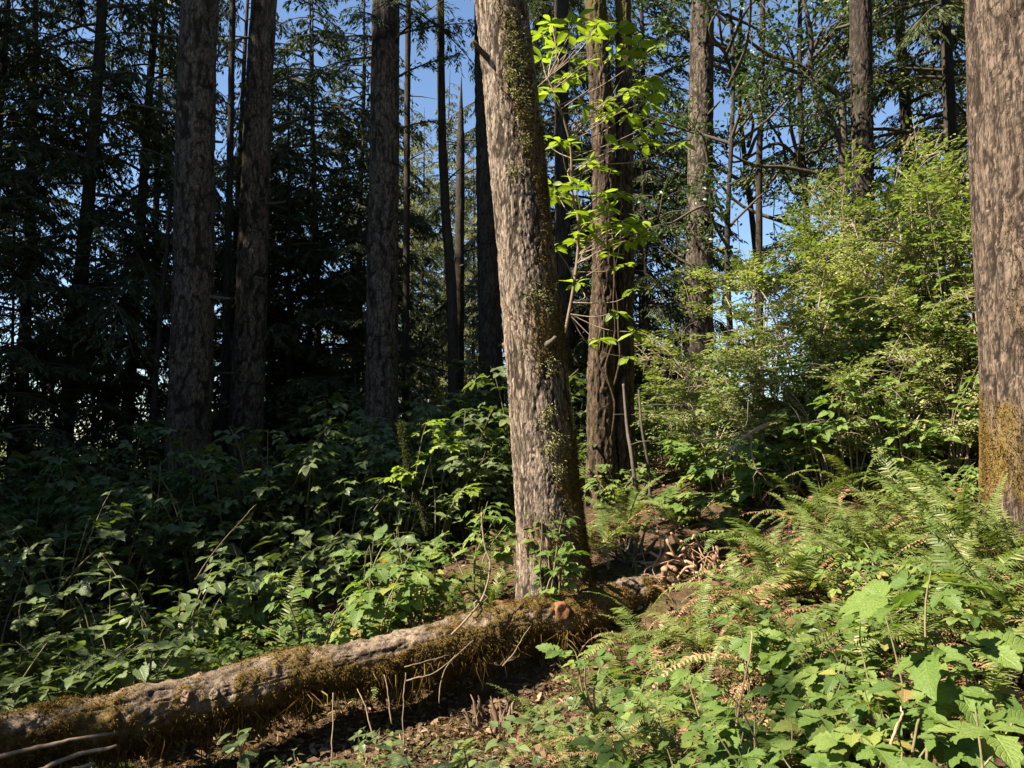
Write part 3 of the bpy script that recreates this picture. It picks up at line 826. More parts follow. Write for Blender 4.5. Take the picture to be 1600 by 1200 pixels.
def place_conifer(proto, x, y, s, rz, label=None, look=None, zone=None, group=None, name='spruce_tree', sz=1.0):
    cr, br, tk = CON[proto]
    o = empty(name, (x, y, h1(x, y)))
    _r = np.random.default_rng(int(abs(x * 1000 + y * 77)))
    o.scale = (s * _r.uniform(0.9, 1.1), s * _r.uniform(0.9, 1.1), s * sz); o.rotation_euler = (_r.normal() * 0.025, _r.normal() * 0.025, rz)
    tk_ = link('trunk', tk, o); tk_.scale = (0.75, 0.75, 1.0); link('branches', br, o); link('crown', cr, o)
    thing(o, 'tree', label, look, zone, group, pos=(x, y, h1(x, y)))
    return o

def pxX(px, Y):
    return at(px, 690, Y)[0]
rng = np.random.default_rng(500)
# dark spruces filling the left of the picture
for px, Y, pr, s in [(-40, 11.5, 0, 1.0), (35, 14.5, 1, 0.9), (100, 11.8, 1, 1.0), (190, 12.8, 1, 0.85), (245, 15.0, 5, 1.0), (15, 10.0, 2, 0.7), (155, 10.8, 2, 0.6)]:
    place_conifer(pr, pxX(px, Y), Y, s, rng.uniform(0, 6.28), look='dark shaded spruce', zone='left of the thickest shaded trunk', group='dark spruces on the left')
# hemlocks between the shaded trunks and the leaning trunk
for px, Y, pr, s in [(345, 15.0, 5, 0.95), (455, 13.2, 2, 1.0), (500, 16.0, 0, 0.95), (552, 18.5, 5, 0.95), (430, 17.0, 0, 0.75), (535, 12.6, 2, 0.8), (480, 14.6, 2, 1.25), (560, 15.2, 2, 1.2)]:
    place_conifer(pr, pxX(px, Y), Y, s, rng.uniform(0, 6.28), look='dark drooping hemlock', zone='before the sky left of the leaning trunk', group='hemlocks in the middle distance', name='hemlock_tree')
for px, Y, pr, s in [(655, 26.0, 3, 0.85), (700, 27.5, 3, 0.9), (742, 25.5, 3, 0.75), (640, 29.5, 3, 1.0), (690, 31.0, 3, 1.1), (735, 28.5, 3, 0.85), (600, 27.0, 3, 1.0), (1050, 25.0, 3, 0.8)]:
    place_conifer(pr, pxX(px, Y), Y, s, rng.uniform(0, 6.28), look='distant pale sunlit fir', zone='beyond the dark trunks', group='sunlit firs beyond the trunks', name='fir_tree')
for px, Y, pr, s in [(830, 16.0, 1, 0.95), (900, 14.5, 0, 0.95), (965, 17.5, 1, 1.05), (1010, 14.0, 0, 0.85), (1022, 11.5, 2, 0.75)]:
    place_conifer(pr, pxX(px, Y), Y, s, rng.uniform(0, 6.28), look='dark conifer', zone='behind the shaggy twin trunk', group='dark conifers behind the twin trunk')
for px, Y, pr, s in [(1440, 12.5, 3, 1.0), (1500, 10.8, 5, 1.0), (1575, 14.0, 5, 1.0)]:
    place_conifer(pr, pxX(px, Y), Y, s, rng.uniform(0, 6.28), look='drooping conifer', zone='above the thicket by the thick right trunk', group='conifers at the right')
# unseen spruces added on the sunward side to shade the left and dapple the foreground
for k, (x, y, pr, s) in enumerate([(-9.6, 4.4, 4, 0.72), (-9.4, 5.2, 4, 0.80), (-9.8, 5.8, 4, 0.9), (-9.6, 7.0, 4, 1.0), (-10.2, 8.2, 4, 1.02), (-10.6, 9.6, 4, 1.0), (-12.8, 6.6, 4, 1.12), (-13.2, 8.6, 4, 1.12), (-13.0, 11.0, 4, 1.0), (-14.5, 13.5, 4, 0.95),
                                   (-5.3, 3.7, 2, 0.58), (-5.7, 4.9, 2, 0.75), (-4.9, 2.7, 2, 0.50), (-4.7, 4.6, 2, 0.45), (-5.0, 1.6, 2, 0.78), (-9.6, -3.4, 5, 0.93), (-9.6, -1.5, 5, 0.88), (-8.5, -0.3, 5, 0.79)]):
    place_conifer(pr, x, y, s, rng.uniform(0, 6.28), look='spruce', zone='added unseen left of the view to cast shade', group='unseen spruces added for shade')
for k, (x, y, s) in enumerate([(6.2, 2.2, 0.95), (6.8, 4.6, 1.0), (8.4, 0.2, 1.0), (9.0, 6.4, 1.05), (6.4, -2.4, 0.9), (4.2, -5.2, 0.9), (1.6, -6.6, 0.95), (9.5, 3.2, 1.1), (11.5, -2.0, 1.1), (7.4, -6.5, 1.0), (3.4, -9.5, 1.1)]):  # unseen spruces added to cut sky light and deepen the shade
    place_conifer(4, x, y, s, rng.uniform(0, 6.28), look='spruce', zone='added unseen right of or behind the camera for shade', group='unseen spruces added for shade')
# a rear rank closing the view between the trunks
for k in range(26):
    px = 20 + k * 62 + rng.uniform(-25, 25); Y = rng.uniform(24, 40)
    sc = rng.uniform(0.28, 0.5) if (px < 560 or 1060 < px < 1350) else rng.uniform(0.5, 0.9)
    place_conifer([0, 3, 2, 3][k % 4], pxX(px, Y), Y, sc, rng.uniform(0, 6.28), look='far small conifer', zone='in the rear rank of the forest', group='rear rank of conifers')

# single low limbs with foliage hanging from the trunks in view
def limb(parent, origin, px, py, Y, seed, droop=0.25, tw=0.10, need='needle', dens=22):
    """A limb from origin (world) reaching the point seen at (px, py)."""
    rg = np.random.default_rng(seed)
    tip = at(px, py, Y)
    v = tip - origin
    L = float(np.hypot(v[0], v[1])); az = math.atan2(v[1], v[0])
    rise = v[2] / max(L, 0.1) + droop
    leaf, wood = MB(), MB()
    base = np.asarray(origin) - np.array(parent.location)
    branch_twigs(rg, base, az, L, rise, droop, tw, 0.020, dens, wood, leaf, r=0.022, hang=0.2)
    w = link('branch', wood.mesh('branch', M['twig']), parent)
    link('needles', leaf.mesh('needles', M[need], shade=False), w)
t3 = TR[3][0]
limb(t3, at(598, 80, 10.8), 700, 5, 10.2, 801)
limb(t3, at(592, 60, 10.8), 520, 60, 10.3, 802)
limb(t3, at(600, 40, 10.8), 560, 20, 9.6, 803)
limb(t3, at(600, 20, 10.8), 640, -10, 9.6, 804)
limb(t3, at(595, 90, 10.8), 480, 115, 10.0, 805, dens=10)
limb(t3, at(606, 130, 10.8), 705, 90, 11.3, 811)
limb(t3, at(606, 60, 10.8), 735, 45, 11.6, 812)
limb(t3, at(606, 210, 10.8), 690, 190, 11.4, 813)
limb(t3, at(606, 0, 10.8), 745, 110, 11.8, 814, droop=0.5)
t2 = TR[2][0]
limb(t2, at(425, 130, 10.5), 540, 110, 10.2, 806, dens=8)
limb(t2, at(400, 60, 10.5), 350, 70, 9.9, 807, need='needle_sunlit')
limb(t2, at(425, 200, 10.5), 560, 180, 11.0, 808)
t1 = TR[1][0]
limb(t1, at(280, 60, 9.5), 150, 60, 9.2, 809)
limb(t1, at(280, 180, 9.5), 20, 160, 9.0, 810)

# ------------------------------------------------------------------ fallen log
LOGC = [at(-140, 1208, 3.35), at(0, 1172, 3.55), at(100, 1148, 3.75), at(300, 1100, 4.08), at(450, 1059, 4.35), at(600, 1026, 4.55), at(700, 1002, 4.66), at(800, 978, 4.78), at(900, 960, 4.95), at(1000, 930, 5.25), at(1060, 915, 5.5)]
log_org = np.array([LOGC[4][0], LOGC[4][1], h1(LOGC[4][0], LOGC[4][1])])
fallen = empty('fallen_log', log_org)
def build_log():
    rings, seg = 520, 150
    C = bezier(np.array(LOGC) - log_org, rings)
    tang = np.gradient(C, axis=0); tang /= np.linalg.norm(tang, axis=1, keepdims=True)
    sidev = np.cross(tang, (0, 0, 1.0)); sidev /= np.linalg.norm(sidev, axis=1, keepdims=True)
    upv = np.cross(sidev, tang)
    th = np.arange(seg) / seg * 2 * np.pi
    u = np.linspace(0, 1, rings)
    r = 0.138 - 0.014 * u
    nrm = sidev[:, None, :] * np.cos(th)[None, :, None] + upv[:, None, :] * np.sin(th)[None, :, None]
    P = (C[:, None, :] + nrm * r[:, None, None]).reshape(-1, 3)
    nf = nrm.reshape(-1, 3)
    U = np.repeat(u, seg); TH = np.tile(th, rings)
    big = fbm(P * 3.2, 201, 4)
    fine = fbm(P * 40, 202, 3)
    # moss carpet: heavy on the shaded flank and below, bald on the worn top and two barked patches
    top = np.sin(TH)
    px = np.interp(U, np.linspace(0, 1, len(LOGC)), [-140, 0, 100, 300, 450, 600, 700, 800, 900, 1000, 1060])
    nlo, nhi = fbm(P * 5, 207, 3), fbm(P * 22, 208, 3)
    bald = 0.9 * np.exp(-((px - 300) / 95) ** 2) * smooth(-0.7, 0.2, top) + 0.9 * np.exp(-((px - 620) / 150) ** 2) * smooth(0.0, 0.7, top) + 0.6 * np.exp(-((px - 1010) / 50) ** 2) * smooth(0.1, 0.6, top) + 0.35 * np.exp(-((px - 60) / 60) ** 2) * smooth(0.4, 0.9, top)
    grain = np.abs(vnoise(np.stack([U * 14, TH * 5.5, nlo * 1.2], 1), 211))
    crack = 1 - smooth(0.0, 0.16, grain)
    moss = np.clip(0.86 + 0.7 * nlo + 0.5 * nhi - 0.95 * bald + 0.12 * np.clip(-top, 0, 1), 0, 1)
    V = P + nf * (0.030 * big + 0.007 * fine - 0.008 * crack + 0.012 * nhi + 0.018 * moss * (0.6 + fbm(P * 9, 205, 3)) )[:, None]
    k, j = np.meshgrid(np.arange(rings - 1), np.arange(seg), indexing='ij'); k, j = k.ravel(), j.ravel(); j2 = (j + 1) % seg
    Q = np.stack([k * seg + j, k * seg + j2, (k + 1) * seg + j2, (k + 1) * seg + j], 1)
    mb = MB(); mb.add(V, Q=Q, cav=np.clip(-fine * 1.2 + 0.8 * crack, 0, 0.95), moss=moss, plate=np.clip(0.5 + fbm(P * 12, 209, 3), 0, 1))
    link('bark', mb.mesh('bark', M['bark_log']), fallen)
    # moss strands
    rg = np.random.default_rng(206)
    w = np.clip(moss - 0.12, 0, 1) ** 1.3 * (nf[:, 1] < 0.6); w /= w.sum()
    i = rg.choice(len(V), 50000, p=w)
    mb = MB()
    lower = nf[i, 2] < -0.1
    pos = V[i] + rg.normal(size=(len(i), 3)) * 0.007
    strands(mb, pos[~lower], nf[i][~lower], rg, 0.015, 0.0038, 0.3, 0.8)
    strands(mb, pos[lower], nf[i][lower], rg, 0.022, 0.0042, 0.8, 0.8)
    # drapes hanging below
    cl = rg.choice(np.where((nf[:, 2] < -0.35) & (moss > 0.5) & (nf[:, 1] < 0.4))[0], 360)
    for c in cl:
        kk = rg.integers(10, 60)
        p = V[c] + rg.normal(size=(kk, 3)) * np.array([0.025, 0.02, 0.012])
        strands(mb, p, np.repeat(np.array([[0, -0.1, -1.0]]), kk, 0), rg, rg.uniform(0.02, 0.05) if rg.random() < 0.8 else rg.uniform(0.06, 0.16), 0.005, 0.6, 0.6)
    o = link('moss', mb.mesh('moss', M['moss'], shade=False), fallen); o['kind'] = 'stuff'
    return C, V, nf
LC, LV, LN = build_log()
def LOG_SURF(p, d):
    """nearest point of the log surface facing d"""
    w = np.linalg.norm(LV - p, axis=1) - 0.15 * (LN @ unit(d))
    return LV[int(np.argmin(w))]
def disc(parent, p, d, r, name, mat, seed, depth=0.03):
    """Cut branch stub: short ragged cylinder with a flat face."""
    p = LOG_SURF(p, d); rg = np.random.default_rng(seed); mb = MB()
    R = frame(d)
    seg = 22; a = np.arange(seg) / seg * 6.283
    rr = r * (1 + 0.12 * vnoise(np.stack([np.cos(a) * 2, np.sin(a) * 2, np.zeros(seg) + seed], 1), seed))
    rows = []
    for dep, k in [(-depth, 1.25), (0.0, 1.05), (depth * 0.5, 1.0), (depth * 0.5 + 0.002, 0.8), (depth * 0.4, 0.4)]:
        rows.append(R[0] * (np.cos(a) * rr * k)[:, None] + R[2] * (np.sin(a) * rr * k * 1.25)[:, None] + R[1] * dep + rg.normal(size=(seg, 3)) * 0.002)
    V = np.concatenate(rows + [R[1][None] * depth * 0.35]) + p
    Q, T = [], []
    for k in range(4):
        for j in range(seg): Q.append((k * seg + j, k * seg + (j + 1) % seg, (k + 1) * seg + (j + 1) % seg, (k + 1) * seg + j))
    for j in range(seg): T.append((4 * seg + j, 4 * seg + (j + 1) % seg, 5 * seg))
    mb.add(V, T=T, Q=Q)
    return link(name, mb.mesh(name, M[mat]), parent)
disc(fallen, at(876, 953, 4.80) - log_org, (0.25, -1, 0.12), 0.046, 'cut_stub', 'cut', 3, 0.05)
disc(fallen, at(338, 1078, 3.945) - log_org, (0.1, -1, 0.45), 0.022, 'cut_stub', 'brown_stick', 4, 0.02)
disc(fallen, at(290, 1090, 3.93) - log_org, (-0.1, -1, 0.4), 0.024, 'knot', 'rot', 5, 0.012)
thing(fallen, 'log', 'mossy fallen log lying across the lower left towards the leaning trunk')

# ------------------------------------------------------------------ leaf templates
def leaflet(rows=10, width=0.36, serr=0.10, fold=0.22, curl=0.18, peak=0.35, lobes=0.0, tip=1.0):
    """Leaflet along +y, length 1. Returns V, Q, lf (u, v, 0)."""
    v = np.linspace(0, 1, rows)
    prof = (v / peak) ** 0.6 * np.exp((1 - (v / peak) ** 1.0) * 0.6) if False else None
    w = np.where(v < peak, np.sin(v / peak * np.pi / 2) ** 0.75, np.cos((v - peak) / (1 - peak) * np.pi / 2) ** (0.95 * tip))
    w = np.clip(w, 0.02, 1) * width
    if serr: w = w * (1 + serr * np.where(np.arange(rows) % 2, 1, -1) * (v > 0.08) * (v < 0.97))
    if lobes: w = w * (1 + lobes * np.sin(v * np.pi * 3.2 + 0.4))
    us = np.array([-1, -0.5, 0, 0.5, 1])
    V, lf = [], []
    for i in range(rows):
        for u in us:
            x = u * w[i]
            y = v[i] + (0.035 * abs(u) if serr and i % 2 else 0) - 0.02 * abs(u)
            z = fold * abs(x) - curl * v[i] ** 2 + 0.02 * math.sin(v[i] * 22 - abs(u) * 5) * abs(u) * width / 0.36
            V.append((x, y, z)); lf.append((u, v[i], 0))
    Q = []
    c = len(us)
    for i in range(rows - 1):
        for j in range(c - 1): Q.append((i * c + j, i * c + j + 1, (i + 1) * c + j + 1, (i + 1) * c + j))
    return np.array(V), np.array(Q), np.array(lf)

def xf(V, rz=0, pitch=0, roll=0, s=1.0, loc=(0, 0, 0)):
    Rm = np.array(Matrix.Rotation(rz, 3, 'Z') @ Matrix.Rotation(pitch, 3, 'X') @ Matrix.Rotation(roll, 3, 'Y'))
    return (V * s) @ Rm.T + np.array(loc)

LEAF = {}
def trifoliate(name, mat, seed, rows=11, stalk=0.35):
    rg = np.random.default_rng(seed); mb = MB()
    r = lambda a: rg.uniform(-a, a)
    for ang, sc, loc in [(r(0.1), 1.0, (0, stalk + 0.06, 0)), (1.15 + r(0.15), 0.78, (0, stalk, 0)), (-1.15 + r(0.15), 0.78, (0, stalk, 0))]:
        V, Q, lf = leaflet(rows, 0.34 + r(0.03), 0.11, 0.25 + r(0.1), 0.22 + r(0.15), 0.34, lobes=0.05)
        mb.add(xf(V, ang, r(0.2), r(0.25), sc * 0.62, loc), Q=Q, lf=lf, rnd=rg.random() * 0.12)
    tube(mb, [(0, 0, 0), (0, stalk * 0.5, 0.015), (0, stalk, 0)], 0.012, 4, lf=np.zeros((14, 3)), rnd=0.0)
    return mb.mesh(name, M[mat])
LEAF['salmon'] = [trifoliate('leaf', 'salmon', 20 + k) for k in range(5)]
LEAF['shrub3'] = [trifoliate('leaf', 'shrub', 40 + k, rows=8) for k in range(4)]

def simple_leaf(mat, seed, rows=8, width=0.30, serr=0.0, peak=0.45, curl=0.2, fold=0.25, tip=1.0):
    rg = np.random.default_rng(seed); mb = MB()
    V, Q, lf = leaflet(rows, width, serr, fold + rg.uniform(-0.1, 0.1), curl + rg.uniform(-0.15, 0.15), peak, tip=tip)
    mb.add(V + np.array([0, 0.12, 0]), Q=Q, lf=lf, rnd=0.0)
    tube(mb, [(0, 0, 0), (0, 0.07, 0.005), (0, 0.14, 0)], 0.012, 4, lf=np.zeros((14, 3)), rnd=0.0)
    return mb.mesh('leaf', M[mat])
LEAF['lime'] = [simple_leaf('lime', 60 + k, 9, 0.22, 0, 0.58, 0.2) for k in range(4)]
LEAF['oval'] = [simple_leaf('shrub', 70 + k, 8, 0.30, 0.05, 0.4) for k in range(4)]

def lobed_leaf(mat, seed, n=5):
    """Palmate maple-like leaf, 5 lobes fused at the base."""
    rg = np.random.default_rng(seed); mb = MB()
    for k in range(n):
        a = (k - (n - 1) / 2) * 0.72
        V, Q, lf = leaflet(8, 0.27, 0.12, 0.15, 0.15 + rg.uniform(-0.1, 0.1), 0.45)
        mb.add(xf(V, a, rg.uniform(-0.08, 0.08), rg.uniform(-0.1, 0.1), 0.62 * (1 - 0.16 * abs(k - (n - 1) / 2)), (0, 0.35, 0.002 * k)), Q=Q, lf=lf, rnd=0.0)
    tube(mb, [(0, 0, 0), (0, 0.17, 0.02), (0, 0.36, 0)], 0.01, 4, lf=np.zeros((14, 3)), rnd=0.0)
    return mb.mesh('leaf', M[mat])
LEAF['maple'] = [lobed_leaf('lime', 80 + k) for k in range(3)]
LEAF['thimble'] = [lobed_leaf('salmon', 90 + k) for k in range(3)]

def leaf_obj(parent, kind, loc, d, up, s, rg):
    ms = LEAF[kind]
    R = frame(d, up)
    return link('leaf', ms[rg.integers(len(ms))], parent, mat4(loc, R, s))

def bush(name, cat, base, height, spread, nstem, nleaf, kind, size, seed, lean=(0, 0), stem_mat='stem', look=None, zone=None, group=None, label=None, low=0.25, rstem=0.006, clump=0, bare=0):
    """A leafy plant with each stem and each leaf a part of its own."""
    rg = np.random.default_rng(seed)
    x, y = base[0], base[1]
    z = h1(x, y) if len(base) < 3 else base[2]
    o = empty(name, (x, y, z))
    stems = []
    for k in range(nstem + bare):
        a = rg.uniform(0, 6.283)
        sp = spread * rg.uniform(0.25, 1.0)
        hh = height * rg.uniform(0.65, 1.1)
        e = np.array([math.cos(a) * sp + lean[0], math.sin(a) * sp + lean[1], hh])
        p = [np.array([rg.normal() * 0.03, rg.normal() * 0.03, -0.06]), np.array([e[0] * 0.3, e[1] * 0.3, hh * 0.5]) + rg.normal(size=3) * 0.03, np.array([e[0] * 0.72, e[1] * 0.72, hh * 0.86]), e]
        C = bezier(p, 12)
        mb = MB(); tube(mb, C, np.linspace(rstem * 1.2, rstem * 0.35, 12), 5, cap=False)
        link('stem', mb.mesh('stem', M[stem_mat]), o)
        if k < nstem: stems.append(C)
    for i in range(nleaf):
        C = stems[i % nstem]
        t = low + (1 - low) * ((i // nstem + rg.random()) / max(1, nleaf / nstem)) if nleaf else 0
        t = min(t, 1.0)
        f = t * 11; j = int(min(f, 10)); p = C[j] + (C[j + 1] - C[j]) * (f - j)
        out = np.array([p[0] - lean[0] * 0.5, p[1] - lean[1] * 0.5, 0]); out = unit(out + rg.normal(size=3) * np.array([0.08, 0.08, 0]) + 1e-4)
        a = rg.normal() * 1.0
        dd = np.array([out[0] * math.cos(a) - out[1] * math.sin(a), out[0] * math.sin(a) + out[1] * math.cos(a), rg.uniform(-0.45, 0.25)])
        up = np.array([0, 0, 0.7]) + rg.normal(size=3) * 0.24 + SUN_DIR * 0.6
        # short petiole offset so that leaves do not all sit on the stem
        q = p + unit(dd) * rg.uniform(0.0, 0.10) * spread / 0.3
        leaf_obj(o, kind, q, dd, up, size * rg.uniform(0.45, 1.25) * (1.1 - 0.35 * max(0, t - 0.7) / 0.3), rg)
    thing(o, cat, label, look, zone, group, pos=(x, y, z))
    return o

# ------------------------------------------------------------------ ferns
def frond_mesh(seed, mat, phi0=70, phi1=-25, n=38, wid=0.11, twist=0.0, curlup=0.0):
    rg = np.random.default_rng(seed); mb = MB()
    m = 40
    t = np.linspace(0, 1, m)
    ph = np.radians(phi0 + (phi1 - phi0) * t ** 1.1)
    ds = 1.0 / (m - 1)
    Cx = np.concatenate([[0], np.cumsum(np.cos(ph[:-1]) * ds)]); Cz = np.concatenate([[0], np.cumsum(np.sin(ph[:-1]) * ds)])
    Cy = 0.04 * np.sin(t * 3 + seed) * t
    C = np.stack([Cx, Cy, Cz], 1)
    tube(mb, C[::3], np.linspace(0.006, 0.0015, len(C[::3])), 4, cap=False, rnd=0.0)
    tp = np.linspace(0.13, 0.995, n)
    T_ = np.gradient(C, axis=0); T_ /= np.linalg.norm(T_, axis=1, keepdims=True)
    for sgn in (-1, 1):
        pos = np.stack([np.interp(tp, t, C[:, i]) for i in range(3)], 1)
        tg = np.stack([np.interp(tp, t, T_[:, i]) for i in range(3)], 1)
        nr = np.cross(tg, np.array([0, 1.0, 0])); nr /= np.linalg.norm(nr, axis=1, keepdims=True)
        nr = -nr * np.sign(nr[:, 2:3] * -1 + 1e-9)
        w = wid * np.clip(np.minimum((tp - 0.06) / 0.2, 1), 0.25, 1) * (1 - np.clip((tp - 0.45) / 0.58, 0, 1) ** 1.5) + 0.006
        w *= rg.uniform(0.82, 1.1, n)
        d = np.array([0, sgn * 1.0, 0]) + tg * rg.uniform(0.25, 0.45, n)[:, None] + nr * rg.uniform(-0.25, 0.12, n)[:, None]
        d += rg.normal(size=(n, 3)) * 0.05
        R = frames(d, nr + rg.normal(size=(n, 3)) * 0.25)
        PV = np.array([(-0.5, 0, 0), (0.5, 0, 0), (0.42, 0.5, 0.02), (-0.42, 0.5, 0.02), (0, 1.0, -0.08)], float)
        sc = np.stack([np.full(n, 0.017) * rg.uniform(0.8, 1.2, n), w, w], 1)
        scatter(mb, PV, np.array([(3, 2, 4)]), np.array([(0, 1, 2, 3)]), R, pos, sc, rnd=rg.random(n) * 0.1)
    return mb.mesh('frond', M[mat], shade=False)
FROND = [frond_mesh(300, 'fern', 72, -15), frond_mesh(301, 'fern', 62, -40), frond_mesh(302, 'fern', 78, 10), frond_mesh(303, 'fern', 50, -30), frond_mesh(304, 'fern', 66, -60, wid=0.12)]
FROND_DEAD = [frond_mesh(310, 'fern_dead', 55, -55, n=30, wid=0.08), frond_mesh(311, 'fern_dead', 40, -50, n=30, wid=0.07), frond_mesh(312, 'fern_dead', 50, -75, n=30, wid=0.09)]

def fern(px, py, Y, n, L, seed, dead=3, look='green sword fern', zone='', group=None, az=None, label=None, spread_az=6.283, lift=0.0):
    """Sword fern whose crown (base) is near the ground under pixel (px, py) at distance Y."""
    rg = np.random.default_rng(seed)
    x = at(px, py, Y)[0]
    z = h1(x, Y) + lift
    o = empty('sword_fern', (x, Y, z))
    a0 = rg.uniform(0, 6.283) if az is None else az
    for k in range(n):
        a = a0 + (k / n - 0.5) * spread_az + rg.normal() * 0.15
        s = L * rg.uniform(0.65, 1.15)
        R = np.array([(math.cos(a), math.sin(a), 0), (-math.sin(a), math.cos(a), 0), (0, 0, 1)])
        rot = np.array(Matrix.Rotation(rg.normal() * 0.25, 3, Vector(R[1])) @ Matrix.Rotation(rg.normal() * 0.2, 3, Vector(R[0])))
        R = R @ rot.T
        link('frond', FROND[rg.integers(len(FROND))], o, mat4((rg.normal() * 0.02, rg.normal() * 0.02, 0), R, s))
    for k in range(int(dead * 1.5)):
        a = rg.uniform(0, 6.283); s = L * rg.uniform(0.55, 1.0)
        R = np.array([(math.cos(a), math.sin(a), 0), (-math.sin(a), math.cos(a), 0), (0, 0, 1)])
        link('dead_frond', FROND_DEAD[rg.integers(3)], o, mat4((0, 0, 0.02), R, s))
    thing(o, 'fern', label, look, zone, group, pos=(x, Y, z))
    return o

# ------------------------------------------------------------------ understory: left, shaded
rng = np.random.default_rng(900)
Z1 = 'in the shade behind the log'
for px, Y, hgt, kind in [(30, 5.0, 1.05, 'shrub3'), (110, 5.6, 1.25, 'shrub3'), (60, 6.6, 1.25, 'oval'), (190, 6.3, 1.25, 'shrub3'), (250, 7.0, 1.35, 'shrub3'), (180, 5.0, 0.8, 'oval'), (320, 6.6, 1.15, 'shrub3'), (300, 5.4, 0.8, 'oval'),
                         (390, 7.2, 1.2, 'shrub3'), (400, 5.9, 0.85, 'shrub3'), (450, 7.2, 1.2, 'shrub3'), (480, 6.3, 0.85, 'oval'), (530, 7.0, 1.15, 'shrub3'), (20, 4.3, 0.6, 'shrub3'), (130, 4.5, 0.55, 'oval'), (580, 7.6, 1.2, 'shrub3'), (240, 4.8, 0.6, 'shrub3'),
                         (360, 8.4, 1.3, 'oval'), (100, 8.0, 1.3, 'shrub3'), (620, 7.0, 0.95, 'oval'), (560, 6.0, 0.7, 'shrub3'), (-40, 6.0, 1.2, 'shrub3')]:
    bush('salmonberry_bush' if kind == 'shrub3' else 'leafy_shrub', 'shrub', (pxX(px, Y), Y), hgt, 0.55, 6, 84, kind, 0.185 if kind == 'shrub3' else 0.13, int(px * 7 + Y * 100) + 1000, look='shaded three-leaflet bush' if kind == 'shrub3' else 'shaded oval-leaved shrub', zone=Z1, group='shrubs in the left shade', low=0.2, bare=1, rstem=0.007)
for px, py, Y, L in [(120, 1050, 3.9, 0.55), (235, 1030, 4.6, 0.75), (330, 1000, 5.2, 0.75), (440, 980, 5.2, 0.8), (540, 960, 5.2, 0.7), (30, 1080, 3.9, 0.5), (380, 960, 6.0, 0.8), (640, 950, 5.1, 0.6), (170, 1000, 5.2, 0.8)]:
    fern(px, py, Y, 11, L, int(px + Y * 10), 2, look='shaded sword fern', zone=Z1, group='ferns in the left shade')
# shrubs of the dark middle behind
Z2 = 'in the dark dip before the distant trunks'
for px, Y, hgt in [(660, 8.6, 1.2), (720, 9.3, 1.3), (560, 9.2, 1.3), (480, 9.4, 1.3), (740, 7.6, 0.95), (690, 7.4, 0.9), (900, 9.0, 1.2), (640, 10.0, 1.4), (840, 9.2, 1.2), (1030, 8.6, 0.9)]:
    bush('leafy_shrub', 'shrub', (pxX(px, Y), Y), hgt, 0.65, 6, 74, 'shrub3', 0.15, int(px * 3 + Y * 100) + 2000, look='leafy dark green shrub', zone=Z2, group='shrubs in the dark middle', low=0.15)

# thicker undergrowth farther back: leaves too small to pick apart, one foliage part per shrub
def mass_proto(seed, h, spread, ns, nl, mat, size, rows=5):
    rg = np.random.default_rng(seed); leaf, wood = MB(), MB()
    V, Q, lf = leaflet(rows, 0.34, 0.1, 0.25, 0.25, 0.36)
    TV = np.concatenate([xf(V, 0, 0, 0, 0.62, (0, 0.36, 0)), xf(V, 1.15, 0, 0.1, 0.5, (0, 0.32, 0)), xf(V, -1.15, 0, -0.1, 0.5, (0, 0.32, 0))])
    TQ = np.concatenate([Q, Q + len(V), Q + 2 * len(V)])
    P, D = [], []
    for k in range(ns):
        a = rg.uniform(0, 6.283); sp = spread * rg.uniform(0.2, 1.0); hh = h * rg.uniform(0.6, 1.1)
        e = np.array([math.cos(a) * sp, math.sin(a) * sp, hh])
        C = bezier([np.array([rg.normal() * 0.05, rg.normal() * 0.05, -0.05]), e * np.array([0.3, 0.3, 0.5]), e * np.array([0.75, 0.75, 0.88]), e], 12)
        tube(wood, C, np.linspace(0.008, 0.003, 12), 5, cap=False)
        m = nl // ns; t = rg.uniform(0.15, 1, m)
        p = np.stack([np.interp(t, np.linspace(0, 1, 12), C[:, c]) for c in range(3)], 1)
        aa = rg.uniform(0, 6.283, m)
        d = np.stack([np.cos(aa), np.sin(aa), rg.uniform(-0.5, 0.2, m)], 1)
        P.append(p + d * rg.uniform(0, 0.16, m)[:, None]); D.append(d)
    P, D = np.concatenate(P), np.concatenate(D)
    up = np.array([0, 0, 0.8]) + rg.normal(size=P.shape) * 0.26 + SUN_DIR * 0.5
    scatter(leaf, TV, None, TQ, frames(D, up), P, size * rg.uniform(0.6, 1.2, len(P)), rnd=rg.random(len(P)), lf=np.concatenate([lf, lf, lf]))
    return leaf.mesh('foliage', M[mat]), wood.mesh('stems', M['stem'])
MASS = [mass_proto(951, 1.2, 0.7, 8, 230, 'shrub', 0.18), mass_proto(952, 1.5, 0.75, 8, 260, 'shrub', 0.17), mass_proto(953, 0.8, 0.65, 8, 200, 'shrub', 0.15), mass_proto(954, 0.55, 0.6, 9, 170, 'salmon', 0.13)]
def mass(px, Y, pr, s, look, zone, group, rg, name='leafy_shrub'):
    x = pxX(px, Y); o = empty(name, (x, Y, h1(x, Y))); o.scale = (s, s, s * rg.uniform(0.85, 1.15)); o.rotation_euler = (0, 0, rg.uniform(0, 6.28))
    f, w = MASS[pr]; link('stems', w, o); q = link('foliage', f, o); q['kind'] = 'stuff'
    thing(o, 'shrub', None, look, zone, group, (x, Y, 0))
rng = np.random.default_rng(955)
for k in range(34):
    px = -60 + k * 26 + rng.uniform(-15, 15); Y = rng.uniform(6.8, 9.2) + (0.4 if px > 500 else 0)
    mass(px, Y, k % 3, rng.uniform(0.8, 1.15), 'dense dusky shrub', 'filling the shade below the trunks', 'dense shrubs in the shade', rng)
